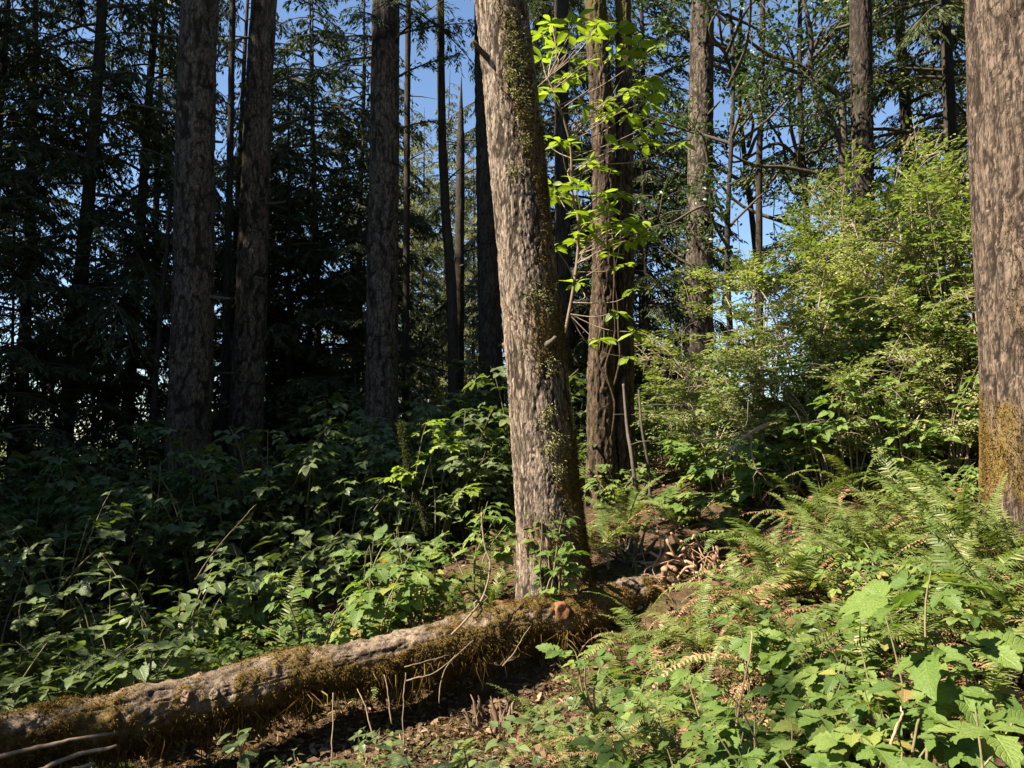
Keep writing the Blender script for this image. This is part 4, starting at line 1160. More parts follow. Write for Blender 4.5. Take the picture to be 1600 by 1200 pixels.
for k in range(30):
    px = 30 + k * 48 + rng.uniform(-20, 20); Y = rng.uniform(10.5, 14.5)
    if k >= 22: px = 10 + (k - 22) * 34; Y = rng.uniform(14.5, 19)
    mass(px, Y, k % 2, rng.uniform(1.0, 1.5), 'far dusky bush', 'among the trunk bases', 'far bushes among the trunks', rng)
for k in range(16):
    px = 920 + k * 42 + rng.uniform(-14, 14); Y = rng.uniform(6.3, 8.0)
    mass(px, Y, [2, 3, 0][k % 3], rng.uniform(0.7, 1.0), 'low dense bush', 'under the sunlit thicket', 'low bushes under the thicket', rng)
for k in range(14):
    px = 60 + k * 46 + rng.uniform(-14, 14); Y = 4.75 + rng.uniform(0, 1.3) 
    mass(px, Y, 3, rng.uniform(0.6, 0.9), 'low shaded bramble', 'close behind the log', 'low brambles behind the log', rng, 'bramble')

# lit salmonberry clumps left of the leaning trunk
def clump_at(px, py, Y, hgt, spread, ns, nl, kind, size, seed, label, lean=(0, 0), name='salmonberry_bush', top=True, **kw):
    """py is where the top of the plant shows."""
    p = at(px, py, Y); z = h1(p[0], Y)
    return bush(name, kw.pop('cat', 'shrub'), (p[0] - lean[0], Y - lean[1]), max(0.25, p[2] - z), spread, ns, nl, kind, size, seed, lean, label=label, **kw)
clump_at(590, 855, 4.95, 0, 0.33, 8, 84, 'salmon', 0.17, 3001, 'sunlit pale green salmonberry just behind the log, left of the trunk', low=0.45)
clump_at(650, 850, 5.05, 0, 0.25, 5, 44, 'salmon', 0.16, 3002, 'smaller sunlit salmonberry tucked against the right of a brighter one', low=0.4)
clump_at(740, 800, 5.6, 0, 0.32, 6, 66, 'salmon', 0.155, 3003, 'half-lit salmonberry spreading towards the foot of the leaning trunk', low=0.4)
clump_at(855, 815, 4.98, 0, 0.17, 6, 56, 'salmon', 0.12, 3004, 'salmonberry growing in front of the leaning trunk base', low=0.25)
clump_at(488, 905, 4.9, 0, 0.25, 5, 36, 'salmon', 0.15, 3005, 'small half-lit salmonberry behind the middle of the log', low=0.45)
clump_at(645, 640, 6.9, 0, 0.30, 3, 34, 'maple', 0.2, 3006, 'backlit yellow-green maple sapling in the dark dip', low=0.72, name='maple_sapling', cat='sapling', lean=(0.1, -0.2))
clump_at(705, 712, 6.8, 0, 0.22, 2, 16, 'maple', 0.17, 3007, 'small lit maple shoot right of the bigger maple sapling', low=0.8, name='maple_sapling', cat='sapling', lean=(0.15, -0.1))
# mossy slanting stem under the maple
def stick(name, label, pts, r0, r1, mat, seed, cat='stick', seg=9, jit=0.25, n=30, group=None, twigs=0):
    P = np.array([at(*p) if len(p) == 3 else p[:3] for p in pts])
    o = empty(name, P[0]) if twigs else None
    org = P[0]
    rg = np.random.default_rng(seed)
    C = bezier(P - org, n) + np.cumsum(rg.normal(size=(n, 3)), axis=0) * 0.0022 * (1 if not twigs else 0.6)
    mb = MB(); tube(mb, C, np.linspace(r0, r1, n) * (1 + 0.25 * rg.random(n)), seg, jit, rg)
    if not twigs:
        o = link(name, mb.mesh(name, M[mat])); o.location = [float(c) for c in org]
    else:
        link('stem', mb.mesh('stem', M[mat]), o)
        for k in range(twigs):
            i = rg.integers(n // 4, n - 2); L = rg.uniform(0.08, 0.3)
            dd = unit(np.gradient(C, axis=0)[i]) + rg.normal(size=3) * 0.7
            p2 = [C[i] + unit(dd) * L * t + rg.normal(size=3) * 0.012 * (t > 0) for t in np.linspace(0, 1, 5)]
            mb = MB(); tube(mb, p2, np.linspace(r1 * 1.1, r1 * 0.4, 5), 5)
            link('twig', mb.mesh('twig', M[mat]), o)
    thing(o, cat, label, group=group)
    return o, C + org
ms, mc = stick('mossy_stem', 'slanting mossy stem under the backlit maple leaves', [(668, 830, 6.7), (655, 780, 6.7), (640, 740, 6.75), (632, 690, 6.8), (628, 660, 6.85)], 0.020, 0.011, 'bark_far', 401, 'stem', twigs=3)
rg = np.random.default_rng(402); mb = MB()
i = rg.integers(0, len(mc), 3500); nn = rg.normal(size=(3500, 3)); nn /= np.linalg.norm(nn, axis=1, keepdims=True)
strands(mb, mc[i] - mc[0] + nn * 0.018 + rg.normal(size=(3500, 3)) * 0.008, nn, rg, 0.022, 0.006, 0.6, 0.5)
o = link('moss', mb.mesh('moss', M['moss_green'], shade=False), ms); o['kind'] = 'stuff'
stick('vine_stem', 'pale curving bare stem bending down onto the log', [(752, 800, 4.75), (756, 850, 4.72), (764, 885, 4.68), (752, 930, 4.6), (728, 962, 4.5), (700, 990, 4.45)], 0.0045, 0.006, 'brown_stick', 403, 'stem', twigs=4)

# ferns about the foot of the leaning trunk and the shaggy twin trunk
Z3 = 'at the foot of the leaning trunk'
for px, py, Y, n, L in [(765, 900, 5.5, 12, 0.62), (700, 905, 5.6, 10, 0.6), (935, 880, 5.9, 14, 0.62), (905, 850, 6.3, 10, 0.6), (985, 830, 6.3, 10, 0.55)]:
    fern(px, py, Y, n, L, int(px * 3 + Y), 4, look='lit sword fern', zone=Z3, group='ferns round the trunk foot')

# ------------------------------------------------------------------ right bank: salmonberry clump, ferns, huckleberry thicket
clump_at(1125, 690, 6.6, 0, 0.55, 9, 120, 'salmon', 0.185, 3101, 'sunlit bright green thimbleberry clump beside the dark hollow', low=0.3, name='thimbleberry_bush')
clump_at(1085, 775, 6.25, 0, 0.36, 6, 56, 'thimble', 0.2, 3102, 'low thimbleberry with broad pale leaves above the root tangle', low=0.2, name='thimbleberry_bush')
clump_at(1195, 760, 6.2, 0, 0.38, 6, 76, 'salmon', 0.17, 3103, 'dense leafy salmonberry right of the thimbleberry clump', low=0.15)
Z4 = 'on the sunny bank below the thick right trunk'
for px, py, Y, n, L, dd in [(1365, 850, 4.6, 14, 0.72, 6), (1290, 870, 4.5, 11, 0.6, 7), (1470, 850, 4.7, 13, 0.7, 5), (1430, 790, 5.4, 12, 0.7, 5), (1530, 830, 4.0, 12, 0.6, 4), (1215, 900, 4.4, 10, 0.55, 7), (1160, 920, 4.7, 11, 0.6, 5), (1340, 760, 5.8, 11, 0.65, 6),
                            (1250, 960, 3.7, 9, 0.5, 8), (1330, 1000, 3.0, 9, 0.5, 7), (1180, 1070, 2.8, 9, 0.42, 6), (1470, 960, 3.1, 10, 0.55, 6), (1240, 1020, 3.1, 9, 0.5, 8), (1100, 1080, 3.3, 9, 0.45, 6), (1360, 1100, 2.3, 8, 0.4, 4), (1540, 920, 3.3, 12, 0.65, 5), (1100, 985, 4.2, 12, 0.6, 4), (1010, 960, 4.55, 11, 0.55, 4), (1560, 960, 3.1, 12, 0.6, 4), (1420, 700, 6.2, 11, 0.7, 5), (1500, 680, 6.0, 12, 0.7, 4), (1180, 1010, 3.6, 8, 0.45, 7), (1600, 880, 3.4, 11, 0.6, 4),
                            (1400, 930, 3.5, 9, 0.5, 7), (1500, 900, 3.6, 10, 0.55, 6), (1060, 830, 6.1, 9, 0.55, 4), (1545, 1040, 2.7, 10, 0.5, 4), (1040, 1130, 3.0, 8, 0.45, 2), (1420, 1020, 2.9, 8, 0.45, 5), (1150, 860, 5.5, 11, 0.6, 7), (1205, 860, 5.2, 11, 0.6, 8), (1250, 850, 5.6, 12, 0.65, 7), (1235, 900, 4.85, 9, 0.5, 9), (1300, 860, 5.2, 12, 0.6, 8), (1135, 930, 4.75, 9, 0.5, 8), (1180, 940, 4.2, 9, 0.5, 9)]:
    fern(px, py, Y, n, L, int(px * 5 + Y * 10), dd, look='sunlit sword fern', zone=Z4, group='ferns on the sunny bank')

rng = np.random.default_rng(640)
for k in range(24):
    px = 1010 + k * 25 + rng.uniform(-20, 20); Y = rng.uniform(3.3, 6.1)
    if px < 1180 and Y < 5.7: continue
    fern(px, 900, Y, int(rng.integers(9, 14)), rng.uniform(0.5, 0.8), 7000 + k, int(rng.integers(4, 9)), look='sunlit sword fern', zone=Z4, group='ferns on the sunny bank')
for k in range(16):
    px = 990 + k * 38 + rng.uniform(-20, 20); Y = rng.uniform(3.0, 5.6)
    if px < 1260 and Y < 5.6: continue
    mass(px, Y, 3, rng.uniform(0.45, 0.75), 'low sunny bramble', 'between the bank ferns', 'low brambles on the bank', rng, 'bramble')

# evergreen huckleberry: arching branches covered with small leaves
def huckle_proto(seed, h, spread, nst, nleaf):
    rg = np.random.default_rng(seed)
    wood, leaf = MB(), MB()
    LV_, LQ_, lf_ = leaflet(4, 0.30, 0, 0.25, 0.15, 0.45)
    keep = np.array([0, 2, 4, 5, 7, 9, 10, 12, 14, 15, 17, 19])
    V3 = LV_[keep]; Q3 = np.array([(r * 3 + j, r * 3 + j + 1, r * 3 + j + 4, r * 3 + j + 3) for r in range(3) for j in range(2)])
    pos_all, d_all = [], []
    for k in range(nst):
        a = rg.uniform(0, 6.283); hh = h * rg.uniform(0.45, 1.05); sp = spread * rg.uniform(0.3, 1.0)
        e = np.array([math.cos(a) * sp, math.sin(a) * sp, hh])
        C = bezier([np.array([rg.normal() * 0.08, rg.normal() * 0.08, -0.05]), np.array([e[0] * 0.25, e[1] * 0.25, hh * 0.55]), np.array([e[0] * 0.7, e[1] * 0.7, hh * 0.93]), e * np.array([1.15, 1.15, 0.95])], 14)
        tube(wood, C, np.linspace(0.012, 0.003, 14), 5, cap=False)
        for b in range(16):
            i = rg.integers(4, 14); p = C[i]
            L = rg.uniform(0.18, 0.55); d = unit(np.array([e[0], e[1], 0.2 * hh]) + rg.normal(size=3) * np.array([0.7, 0.7, 0.35]))
            q = bezier([p, p + d * L * 0.5 + np.array([0, 0, 0.03]), p + d * L + np.array([0, 0, -0.10 * L])], 8)
            tube(wood, q, np.linspace(0.004, 0.0015, 8), 4, cap=False)
            m = int(nleaf / (nst * 16) * L / 0.36)
            t = rg.random(m)
            pp = np.stack([np.interp(t, np.linspace(0, 1, 8), q[:, c]) for c in range(3)], 1)
            lat = unit(np.cross(d, (0, 0, 1.0)))
            sg = np.where(rg.random(m) < 0.5, 1, -1)[:, None]
            dv = d * 0.55 + lat * sg * 0.8 + rg.normal(size=(m, 3)) * np.array([0.25, 0.25, 0.16])
            fan = rg.random(m)[:, None] * (1 - 0.6 * t[:, None]) * 0.16
            pos_all.append(pp + lat * sg * fan + rg.normal(size=(m, 3)) * np.array([0.012, 0.012, 0.010])); d_all.append(dv)
    pos, D = np.concatenate(pos_all), np.concatenate(d_all)
    up = np.array([0, 0, 1.0]) + rg.normal(size=(len(pos), 3)) * 0.3 + SUN_DIR * 0.8
    keep_ = vnoise(pos * 2.6, seed + 5) > -0.28          # gaps between boughs
    pos, D, up = pos[keep_], D[keep_], up[keep_]
    clumpv = 0.5 + 0.5 * vnoise(pos * 3.0, seed)
    scatter(leaf, V3, None, Q3, frames(D, up), pos, rg.uniform(0.030, 0.056, len(pos)), rnd=np.clip(0.55 * clumpv + 0.4 * rg.random(len(pos)), 0, 0.999))
    return leaf.mesh('foliage', M['huckle'], shade=False), wood.mesh('stems', M['stick'])
HUCK = [huckle_proto(601, 2.0, 1.0, 13, 8500), huckle_proto(602, 1.7, 0.9, 12, 7500), huckle_proto(603, 2.3, 0.85, 12, 8000)]
Z5 = 'in the sunlit thicket on the bank'
rng = np.random.default_rng(650)
for px, Y, pr, s, sz in [(1120, 7.6, 1, 0.85, 0.9), (1190, 8.4, 0, 1.0, 1.0), (1265, 7.2, 0, 0.9, 1.0), (1310, 8.2, 2, 0.9, 1.3), (1380, 7.2, 2, 0.8, 1.15), (1440, 8.0, 0, 1.0, 1.3), (1500, 7.2, 1, 1.1, 1.1), (1350, 6.5, 1, 0.75, 1.0), (1250, 6.6, 1, 0.7, 0.9), (1460, 6.5, 1, 0.8, 0.95), (1540, 6.6, 2, 0.9, 1.0), (1060, 8.8, 1, 0.8, 1.0), (1380, 9.2, 2, 1.15, 1.2), (1300, 6.1, 1, 0.6, 0.9), (1400, 6.0, 1, 0.65, 0.9), (1500, 5.9, 0, 0.6, 0.9), (1205, 6.9, 1, 0.6, 0.8), (1110, 7.0, 1, 0.55, 0.7), (1330, 7.4, 0, 0.8, 1.1), (1470, 7.1, 0, 0.8, 1.1)]:
    x = pxX(px, Y)
    o = empty('huckleberry_bush', (x, Y, h1(x, Y))); o.scale = (s, s, s * sz); o.rotation_euler = (0, 0, rng.uniform(0, 6.28))
    f, w = HUCK[pr]
    link('stems', w, o); l_ = link('foliage', f, o); l_['kind'] = 'stuff'
    thing(o, 'shrub', None, 'small-leaved huckleberry bush', Z5, 'huckleberry thicket', (x, Y, 0))
# broad-leaved shrubs in front of and inside the thicket
for px, py, Y, sp, nl, kind in [(1340, 430, 6.6, 0.35, 46, 'salmon'), (1420, 470, 6.3, 0.4, 56, 'salmon'), (1250, 470, 7.0, 0.4, 52, 'salmon'), (1330, 600, 5.9, 0.4, 54, 'salmon'), (1420, 620, 5.7, 0.4, 54, 'salmon'), (1180, 560, 6.9, 0.4, 50, 'salmon'), (1510, 420, 6.1, 0.35, 44, 'salmon'), (1240, 650, 6.1, 0.35, 44, 'salmon'), (1300, 500, 6.7, 0.45, 60, 'salmon'), (1370, 555, 6.2, 0.4, 50, 'salmon'), (1230, 560, 6.6, 0.4, 50, 'salmon'), (1470, 320, 6.6, 0.5, 60, 'salmon'), (1290, 640, 5.9, 0.35, 40, 'salmon'), (1480, 560, 5.8, 0.4, 44, 'salmon')]:
    clump_at(px, py, Y, 0, sp, 5, nl, kind, 0.155, int(px * 11 + py), None, low=0.4, name='salmonberry_bush', look='broad-leaved salmonberry', zone='poking out of the sunlit thicket', group='salmonberries in the thicket')
# bare branches before the dark hollow
for k, pts in enumerate([[(1222, 655, 5.9), (1185, 668, 5.75), (1155, 690, 5.7), (1138, 718, 5.68), (1128, 742, 5.7)], [(1225, 650, 5.9), (1170, 680, 5.8), (1150, 695, 5.7), (1140, 705, 5.7)], [(1175, 672, 5.8), (1174, 705, 5.75), (1180, 730, 5.7), (1190, 745, 5.7)]]):
    stick('bare_branch', ['long bare arching branch over the dark hollow', 'upper bare branch over the dark hollow beside a longer one', 'short bare branch hanging down before the dark hollow'][k], pts, 0.008, 0.004, 'stick', 420 + k, 'branch', twigs=5)

# ------------------------------------------------------------------ lime-green sapling beside the leaning trunk
def sapling():
    Y = 6.0
    main_pts = [(868, 640, Y), (880, 540, Y), (899, 430, Y), (904, 350, Y), (894, 300, Y), (892, 235, Y - 0.05), (882, 190, Y - 0.1), (868, 150, Y - 0.15), (850, 110, Y - 0.15)]
    P = np.array([at(*p) for p in main_pts])
    g = np.array([P[0, 0] + 0.05, P[0, 1] + 0.05, h1(P[0, 0], P[0, 1])])
    P = np.concatenate([[g - np.array([0, 0, 0.1])], P])
    o = empty('sapling_tree', g)
    rg = np.random.default_rng(700)
    C = bezier(P - g, 60)
    mb = MB(); tube(mb, C, np.linspace(0.016, 0.006, 60), 8, 0.15, rg); link('trunk', mb.mesh('trunk', M['brown_stick']), o)
    tips = [(845, 90), (880, 60), (925, 100), (960, 40), (965, 75), (990, 100), (870, 130), (905, 120), (945, 150), (985, 150), (1010, 140), (1030, 150), (920, 170), (955, 180), (840, 150), (990, 185), (870, 215), (925, 255), (955, 265), (985, 290), (935, 300),
            (960, 325), (990, 345), (930, 345), (1010, 370), (975, 375), (900, 355), (1040, 70), (950, 15), (1000, 205), (905, 285), (890, 20), (845, 45), (1000, 330), (960, 355), (1020, 350), (985, 400), (945, 385), (850, 30), (925, 60), (1005, 60), (900, 445), (1060, 210), (845, 215), (1030, 180)]
    tips = tips + [(rg.uniform(845, 1045), rg.uniform(20, 400)) for _ in range(22)] + [(960, 480), (1000, 450), (940, 520), (1010, 520), (975, 560)]
    for (tx, ty) in tips:
        tx += rg.normal() * 7; ty += rg.normal() * 7
        tip = at(tx, ty, Y + rg.uniform(-0.35, 0.45)) - g
        i = int(np.argmin(np.linalg.norm(C - (tip - np.array([0, 0, 0.25])), axis=1)))
        i = max(16, min(i, 57))
        q = bezier([C[i], C[i] * 0.5 + tip * 0.5 + rg.normal(size=3) * 0.05 + np.array([0, 0, -0.03]), tip], 9)
        mb = MB(); tube(mb, q, np.linspace(0.005, 0.002, 9), 5, cap=False); link('twig', mb.mesh('twig', M['stick']), o)
        d0 = unit(q[-1] - q[-2])
        nl = rg.integers(5, 9)
        a0 = rg.uniform(0, 6.28)
        for k in range(nl):
            a = a0 + k / nl * 6.283
            d = np.array([math.cos(a), math.sin(a), rg.uniform(-0.55, 0.25)]) + d0 * 0.3
            leaf_obj(o, 'lime', tip - d0 * rg.uniform(0, 0.06), d, np.array([0, 0, 1.0]) + rg.normal(size=3) * 0.3, rg.uniform(0.09, 0.155), rg)
    thing(o, 'sapling', 'slender sapling with glowing lime-green leaf rosettes right of the leaning trunk')
sapling()

# ------------------------------------------------------------------ broad-leaved trees against the sky
def broad_crown(seed, nlimb, Lr, leafn, size):
    rg = np.random.default_rng(seed); wood, leaf = MB(), MB()
    V, Q, lf = leaflet(4, 0.27, 0, 0.2, 0.2, 0.5)
    keep = np.array([0, 2, 4, 5, 7, 9, 10, 12, 14, 15, 17, 19]); V3 = V[keep]
    Q3 = np.array([(r * 3 + j, r * 3 + j + 1, r * 3 + j + 4, r * 3 + j + 3) for r in range(3) for j in range(2)])
    pos, D = [], []
    for k in range(nlimb):
        a = rg.uniform(0, 6.283); z0 = rg.uniform(1.4, 9.5); L = Lr * rg.uniform(0.6, 1.2)
        d = np.array([math.cos(a), math.sin(a), rg.uniform(0.1, 0.9)])
        C = bezier([np.array([0, 0, z0]), np.array([0, 0, z0]) + d * L * 0.4 + rg.normal(size=3) * 0.15, np.array([0, 0, z0]) + d * L * 0.75 + rg.normal(size=3) * 0.2, np.array([0, 0, z0 - 0.1]) + d * L], 16)
        tube(wood, C, np.linspace(0.035, 0.006, 16), 6, cap=False)
        for b in range(12):
            i = rg.integers(5, 16); dd = unit(d + rg.normal(size=3) * 0.8); l2 = rg.uniform(0.3, 0.9)
            q = bezier([C[i], C[i] + dd * l2 * 0.5 + rg.normal(size=3) * 0.04, C[i] + dd * l2 + np.array([0, 0, -0.08])], 8)
            tube(wood, q, np.linspace(0.010, 0.003, 8), 4, cap=False)
            nt = rg.integers(2, 6)
            for c in range(nt):
                p = q[rg.integers(3, 8)] + rg.normal(size=3) * 0.06
                m = max(3, int(leafn / (nlimb * 12 * 3.5)))
                pos.append(np.repeat(p[None], m, 0) + rg.normal(size=(m, 3)) * 0.045); D.append(rg.normal(size=(m, 3)) * np.array([1, 1, 0.6]) + np.array([0, 0, -0.15]))
    pos, D = np.concatenate(pos), np.concatenate(D)
    up = np.array([0, 0, 1.0]) + rg.normal(size=pos.shape) * 0.6
    scatter(leaf, V3, None, Q3, frames(D, up), pos, rg.uniform(0.6, 1.2, len(pos)) * size, rnd=rg.random(len(pos)))
    return leaf.mesh('crown', M['broad'], shade=False), wood.mesh('branches', M['twig'])
BROAD = [broad_crown(751, 20, 1.9, 5200, 0.09), broad_crown(752, 20, 1.7, 5200, 0.08)]
rng = np.random.default_rng(760)
def bent_trunk(pts_px, r0, r1, seed):
    P = np.array([at(*p) for p in pts_px]); base = P[0].copy(); base[2] = h1(base[0], base[1]); P[0] = base - np.array([0, 0, 0.2])
    mb = MB(); C = bezier(P - base, 40); tube(mb, C, np.linspace(r0, r1, 40), 10, 0.2, np.random.default_rng(seed))
    return mb.mesh('trunk', M['bark_far']), base
for k, (px, Y, pr, s, lab) in enumerate([(1180, 12.5, 0, 1.0, 'dark broad-leaved tree with bare limbs against the blue sky'), (1270, 11.5, 1, 1.0, 'crooked-limbed broad-leaved tree right of the thin mossy pole'), (1150, 9.6, 1, 0.72, 'smaller airy broad-leaved tree behind the thicket edge')]):
    x = pxX(px, Y); o = empty('broadleaf_tree', (x, Y, h1(x, Y))); o.rotation_euler = (0, 0, rng.uniform(0, 6.28)); o.scale = (s, s, s)
    mb = MB(); z = np.linspace(-0.3, 10.2, 30); tube(mb, np.stack([0.12 * np.sin(z * 0.8 + k), 0.1 * np.cos(z * 0.7), z], 1), np.linspace(0.065, 0.015, 30), 9, 0.15, rng)
    link('trunk', mb.mesh('trunk', M['bark_far']), o)
    c, w = BROAD[pr]; link('branches', w, o)['kind'] = 'stuff'; link('crown', c, o)['kind'] = 'stuff'
    thing(o, 'tree', lab)
# crooked dark limbs
crook = empty('crooked_tree', (pxX(1318, 10.6), 10.6, h1(pxX(1318, 10.6), 10.6)))
cb = np.array(crook.location)
for pts, r0, r1 in [([(1325, 420, 10.6), (1318, 250, 10.6), (1316, 190, 10.6), (1310, 150, 10.6), (1270, 118, 10.5), (1235, 95, 10.4), (1200, 85, 10.4), (1165, 60, 10.3)], 0.075, 0.02), ([(1290, 190, 10.5), (1275, 150, 10.5), (1266, 100, 10.5), (1268, 60, 10.4), (1258, 10, 10.3), (1245, -40, 10.3)], 0.05, 0.02),
                    ([(1318, 230, 10.6), (1300, 190, 10.6), (1285, 165, 10.5), (1275, 130, 10.5)], 0.05, 0.04), ([(1320, 300, 10.6), (1280, 275, 10.4), (1230, 262, 10.3), (1180, 258, 10.2), (1130, 235, 10.1)], 0.045, 0.012)]:
    P = np.array([at(*p) for p in pts]) - cb
    mb = MB(); tube(mb, bezier(P, 40), np.linspace(r0, r1, 40), 8, 0.2, rng); link('limb', mb.mesh('limb', M['twig']), crook)
mb = MB(); tube(mb, bezier([np.array([0, 0, -0.2]), at(1325, 500, 10.6) - cb, at(1325, 420, 10.6) - cb], 12), np.linspace(0.10, 0.075, 12), 10); link('trunk', mb.mesh('trunk', M['bark_far']), crook)
thing(crook, 'tree', 'crooked dark bare-limbed tree silhouetted between the half-lit and dark trunks')

# ------------------------------------------------------------------ foreground right: salmonberry patch
Z6 = 'in the leafy patch at the lower right'
rng = np.random.default_rng(1200)
for px, py, Y, sp, ns, nl, size in [(1000, 1040, 3.5, 0.22, 4, 26, 0.125), (960, 1120, 3.1, 0.2, 3, 20, 0.12), (1080, 1060, 2.9, 0.22, 4, 28, 0.12), (1140, 1110, 2.5, 0.2, 4, 28, 0.115), (1060, 1150, 2.4, 0.2, 4, 28, 0.11), (1190, 1040, 2.7, 0.2, 3, 22, 0.12),
                                    (1240, 1080, 2.3, 0.22, 4, 30, 0.12), (1290, 1020, 2.5, 0.22, 4, 30, 0.125), (1340, 980, 2.6, 0.25, 4, 30, 0.13), (1250, 940, 3.2, 0.2, 3, 20, 0.125), (1390, 1060, 2.2, 0.22, 4, 30, 0.125), (1320, 1130, 2.0, 0.2, 4, 30, 0.115),
                                    (1200, 1150, 2.1, 0.2, 4, 30, 0.11), (1430, 970, 2.5, 0.22, 3, 24, 0.13), (1450, 1120, 1.9, 0.2, 4, 28, 0.115), (1100, 1190, 2.1, 0.18, 4, 26, 0.105), (1510, 1060, 2.2, 0.22, 3, 22, 0.125), (1400, 1170, 1.75, 0.16, 3, 22, 0.10), (980, 1180, 2.7, 0.18, 3, 18, 0.11),
                                    (1280, 1190, 1.8, 0.16, 3, 22, 0.10), (1180, 960, 3.3, 0.2, 3, 18, 0.12)]:
    clump_at(px, py, Y, 0, sp * 1.15, ns, int(nl * 1.2), 'salmon', size * 1.0, int(px * 13 + py), None, look='bright three-leaflet salmonberry', zone=Z6, group='salmonberries in the foreground', low=0.35, rstem=0.004)
clump_at(1410, 865, 2.2, 0, 0.20, 2, 18, 'salmon', 0.19, 3201, 'tall salmonberry with big dusky leaves below the thick right trunk', low=0.55, rstem=0.005)
clump_at(1560, 1150, 1.15, 0, 0.07, 1, 5, 'salmon', 0.15, 3202, 'bright closest salmonberry sprig in the bottom right corner', low=0.8, rstem=0.004)
clump_at(745, 1160, 2.9, 0, 0.10, 1, 5, 'oval', 0.15, 3203, 'single dark oval-leaved seedling at the bottom centre', low=0.4, name='seedling', cat='seedling')
clump_at(365, 1150, 3.75, 0, 0.13, 2, 9, 'oval', 0.085, 3204, 'small ivy-like seedling below the log at lower left', low=0.3, name='seedling', cat='seedling')
clump_at(940, 1010, 3.9, 0, 0.18, 3, 18, 'salmon', 0.12, 3205, 'salmonberry shoot with pale stem right of the rotten wood', low=0.35)

rng = np.random.default_rng(1300)
for px, Y, L in [(930, 4.1, 0.42), (980, 4.35, 0.45), (1030, 3.8, 0.45), (960, 3.3, 0.4), (890, 3.3, 0.35), (770, 3.4, 0.3), (620, 3.5, 0.3), (560, 3.9, 0.30), (700, 3.75, 0.28), (860, 3.9, 0.35), (460, 3.7, 0.3), (905, 3.6, 0.4), (830, 4.3, 0.35)]:
    fern(px, 1100, Y, 7, L, int(px * 9), 3, look='small dim sword fern', zone='on the ground before the log', group='small ferns before the log')
for k in range(24):
    px = ([470, 540, 640, 700, 800, 850, 880, 910, 600] + [430 + 37 * j for j in range(15)])[k]; Y = ([3.6, 3.85, 3.6, 3.9, 3.65, 4.15, 3.75, 3.95, 4.1] + [3.25 + 0.13 * ((j * 5) % 7) for j in range(15)])[k]
    bush('seedling', 'seedling', (pxX(px, Y), Y), 0.16 + 0.1 * rng.random(), 0.10, 3, 12, 'shrub3' if k % 2 else 'oval', 0.07, 1310 + k, look='tiny leafy seedling', zone='on the ground before the log', group='seedlings before the log', low=0.3, rstem=0.002)

# ------------------------------------------------------------------ sticks, roots, rotten wood
for k, (pts, lab) in enumerate([([(517, 1200, 3.95), (518, 1150, 4.0), (515, 1085, 4.1)], 'upright thin stick propped under the log, leftmost of the props'), ([(583, 1150, 4.05), (570, 1105, 4.12), (560, 1075, 4.2)], 'slanting pale stick under the log beside the leftmost prop'),
                                ([(613, 1130, 4.1), (605, 1090, 4.15), (600, 1058, 4.22)], 'thin brown stick under the middle of the log'), ([(630, 1190, 4.0), (631, 1110, 4.08), (634, 1052, 4.18)], 'straight pale vertical stick under the log, rightmost of the props'),
                                ([(-10, 1185, 3.1), (60, 1165, 3.1), (120, 1152, 3.15), (185, 1145, 3.2)], 'upper grey stick lying before the log in the lower left corner'), ([(60, 1205, 3.0), (110, 1185, 3.05), (175, 1168, 3.1)], 'middle grey stick lying in the lower left corner'),
                                ([(105, 1210, 2.95), (130, 1195, 3.0), (150, 1187, 3.02)], 'shortest grey stick at the very bottom left'), ([(632, 1042, 4.2), (680, 1030, 4.2), (705, 1025, 4.22)], 'thin twig crossing the mossy flank of the log'),
                                ([(785, 1040, 4.25), (810, 1010, 4.3), (830, 975, 4.4)], 'short dark twig leaning on the right part of the log'), ([(635, 1065, 4.15), (680, 1052, 4.15), (712, 1024, 4.2)], 'lower thin twig hanging under the log'),
                                ([(1395, 1165, 1.95), (1405, 1140, 2.0), (1412, 1115, 2.05)], 'pinkish broken stick standing among the lower right leaves'), ([(1145, 1200, 2.3), (1150, 1110, 2.45), (1163, 1030, 2.6), (1168, 985, 2.65)], 'reddish upright cane among the lower right leaves'),
                                ([(300, 1020, 5.0), (303, 960, 5.0), (312, 910, 5.02), (325, 880, 5.05)], 'straight pale sapling stem in the left shade'), ([(240, 1000, 4.9), (215, 950, 5.0), (185, 900, 5.1), (160, 865, 5.1)], 'slanting pale bare stem in the left shade'),
                                ([(305, 905, 5.0), (335, 860, 5.1), (380, 810, 5.2), (400, 790, 5.3)], 'forked bare stem reaching right in the left shade'), ([(740, 1000, 4.3), (700, 1040, 4.2), (690, 1100, 4.1)], 'dark bent twig dangling below the mossy log')]):
    stick('cane' if 'cane' in lab else 'stick', lab, pts, 0.009 if k in (4, 5, 6) else 0.0035, 0.006 if k in (4, 5, 6) else 0.0022, 'root' if 'reddish' in lab or 'pinkish' in lab else 'brown_stick', 440 + k, 'stick', n=16, seg=7)

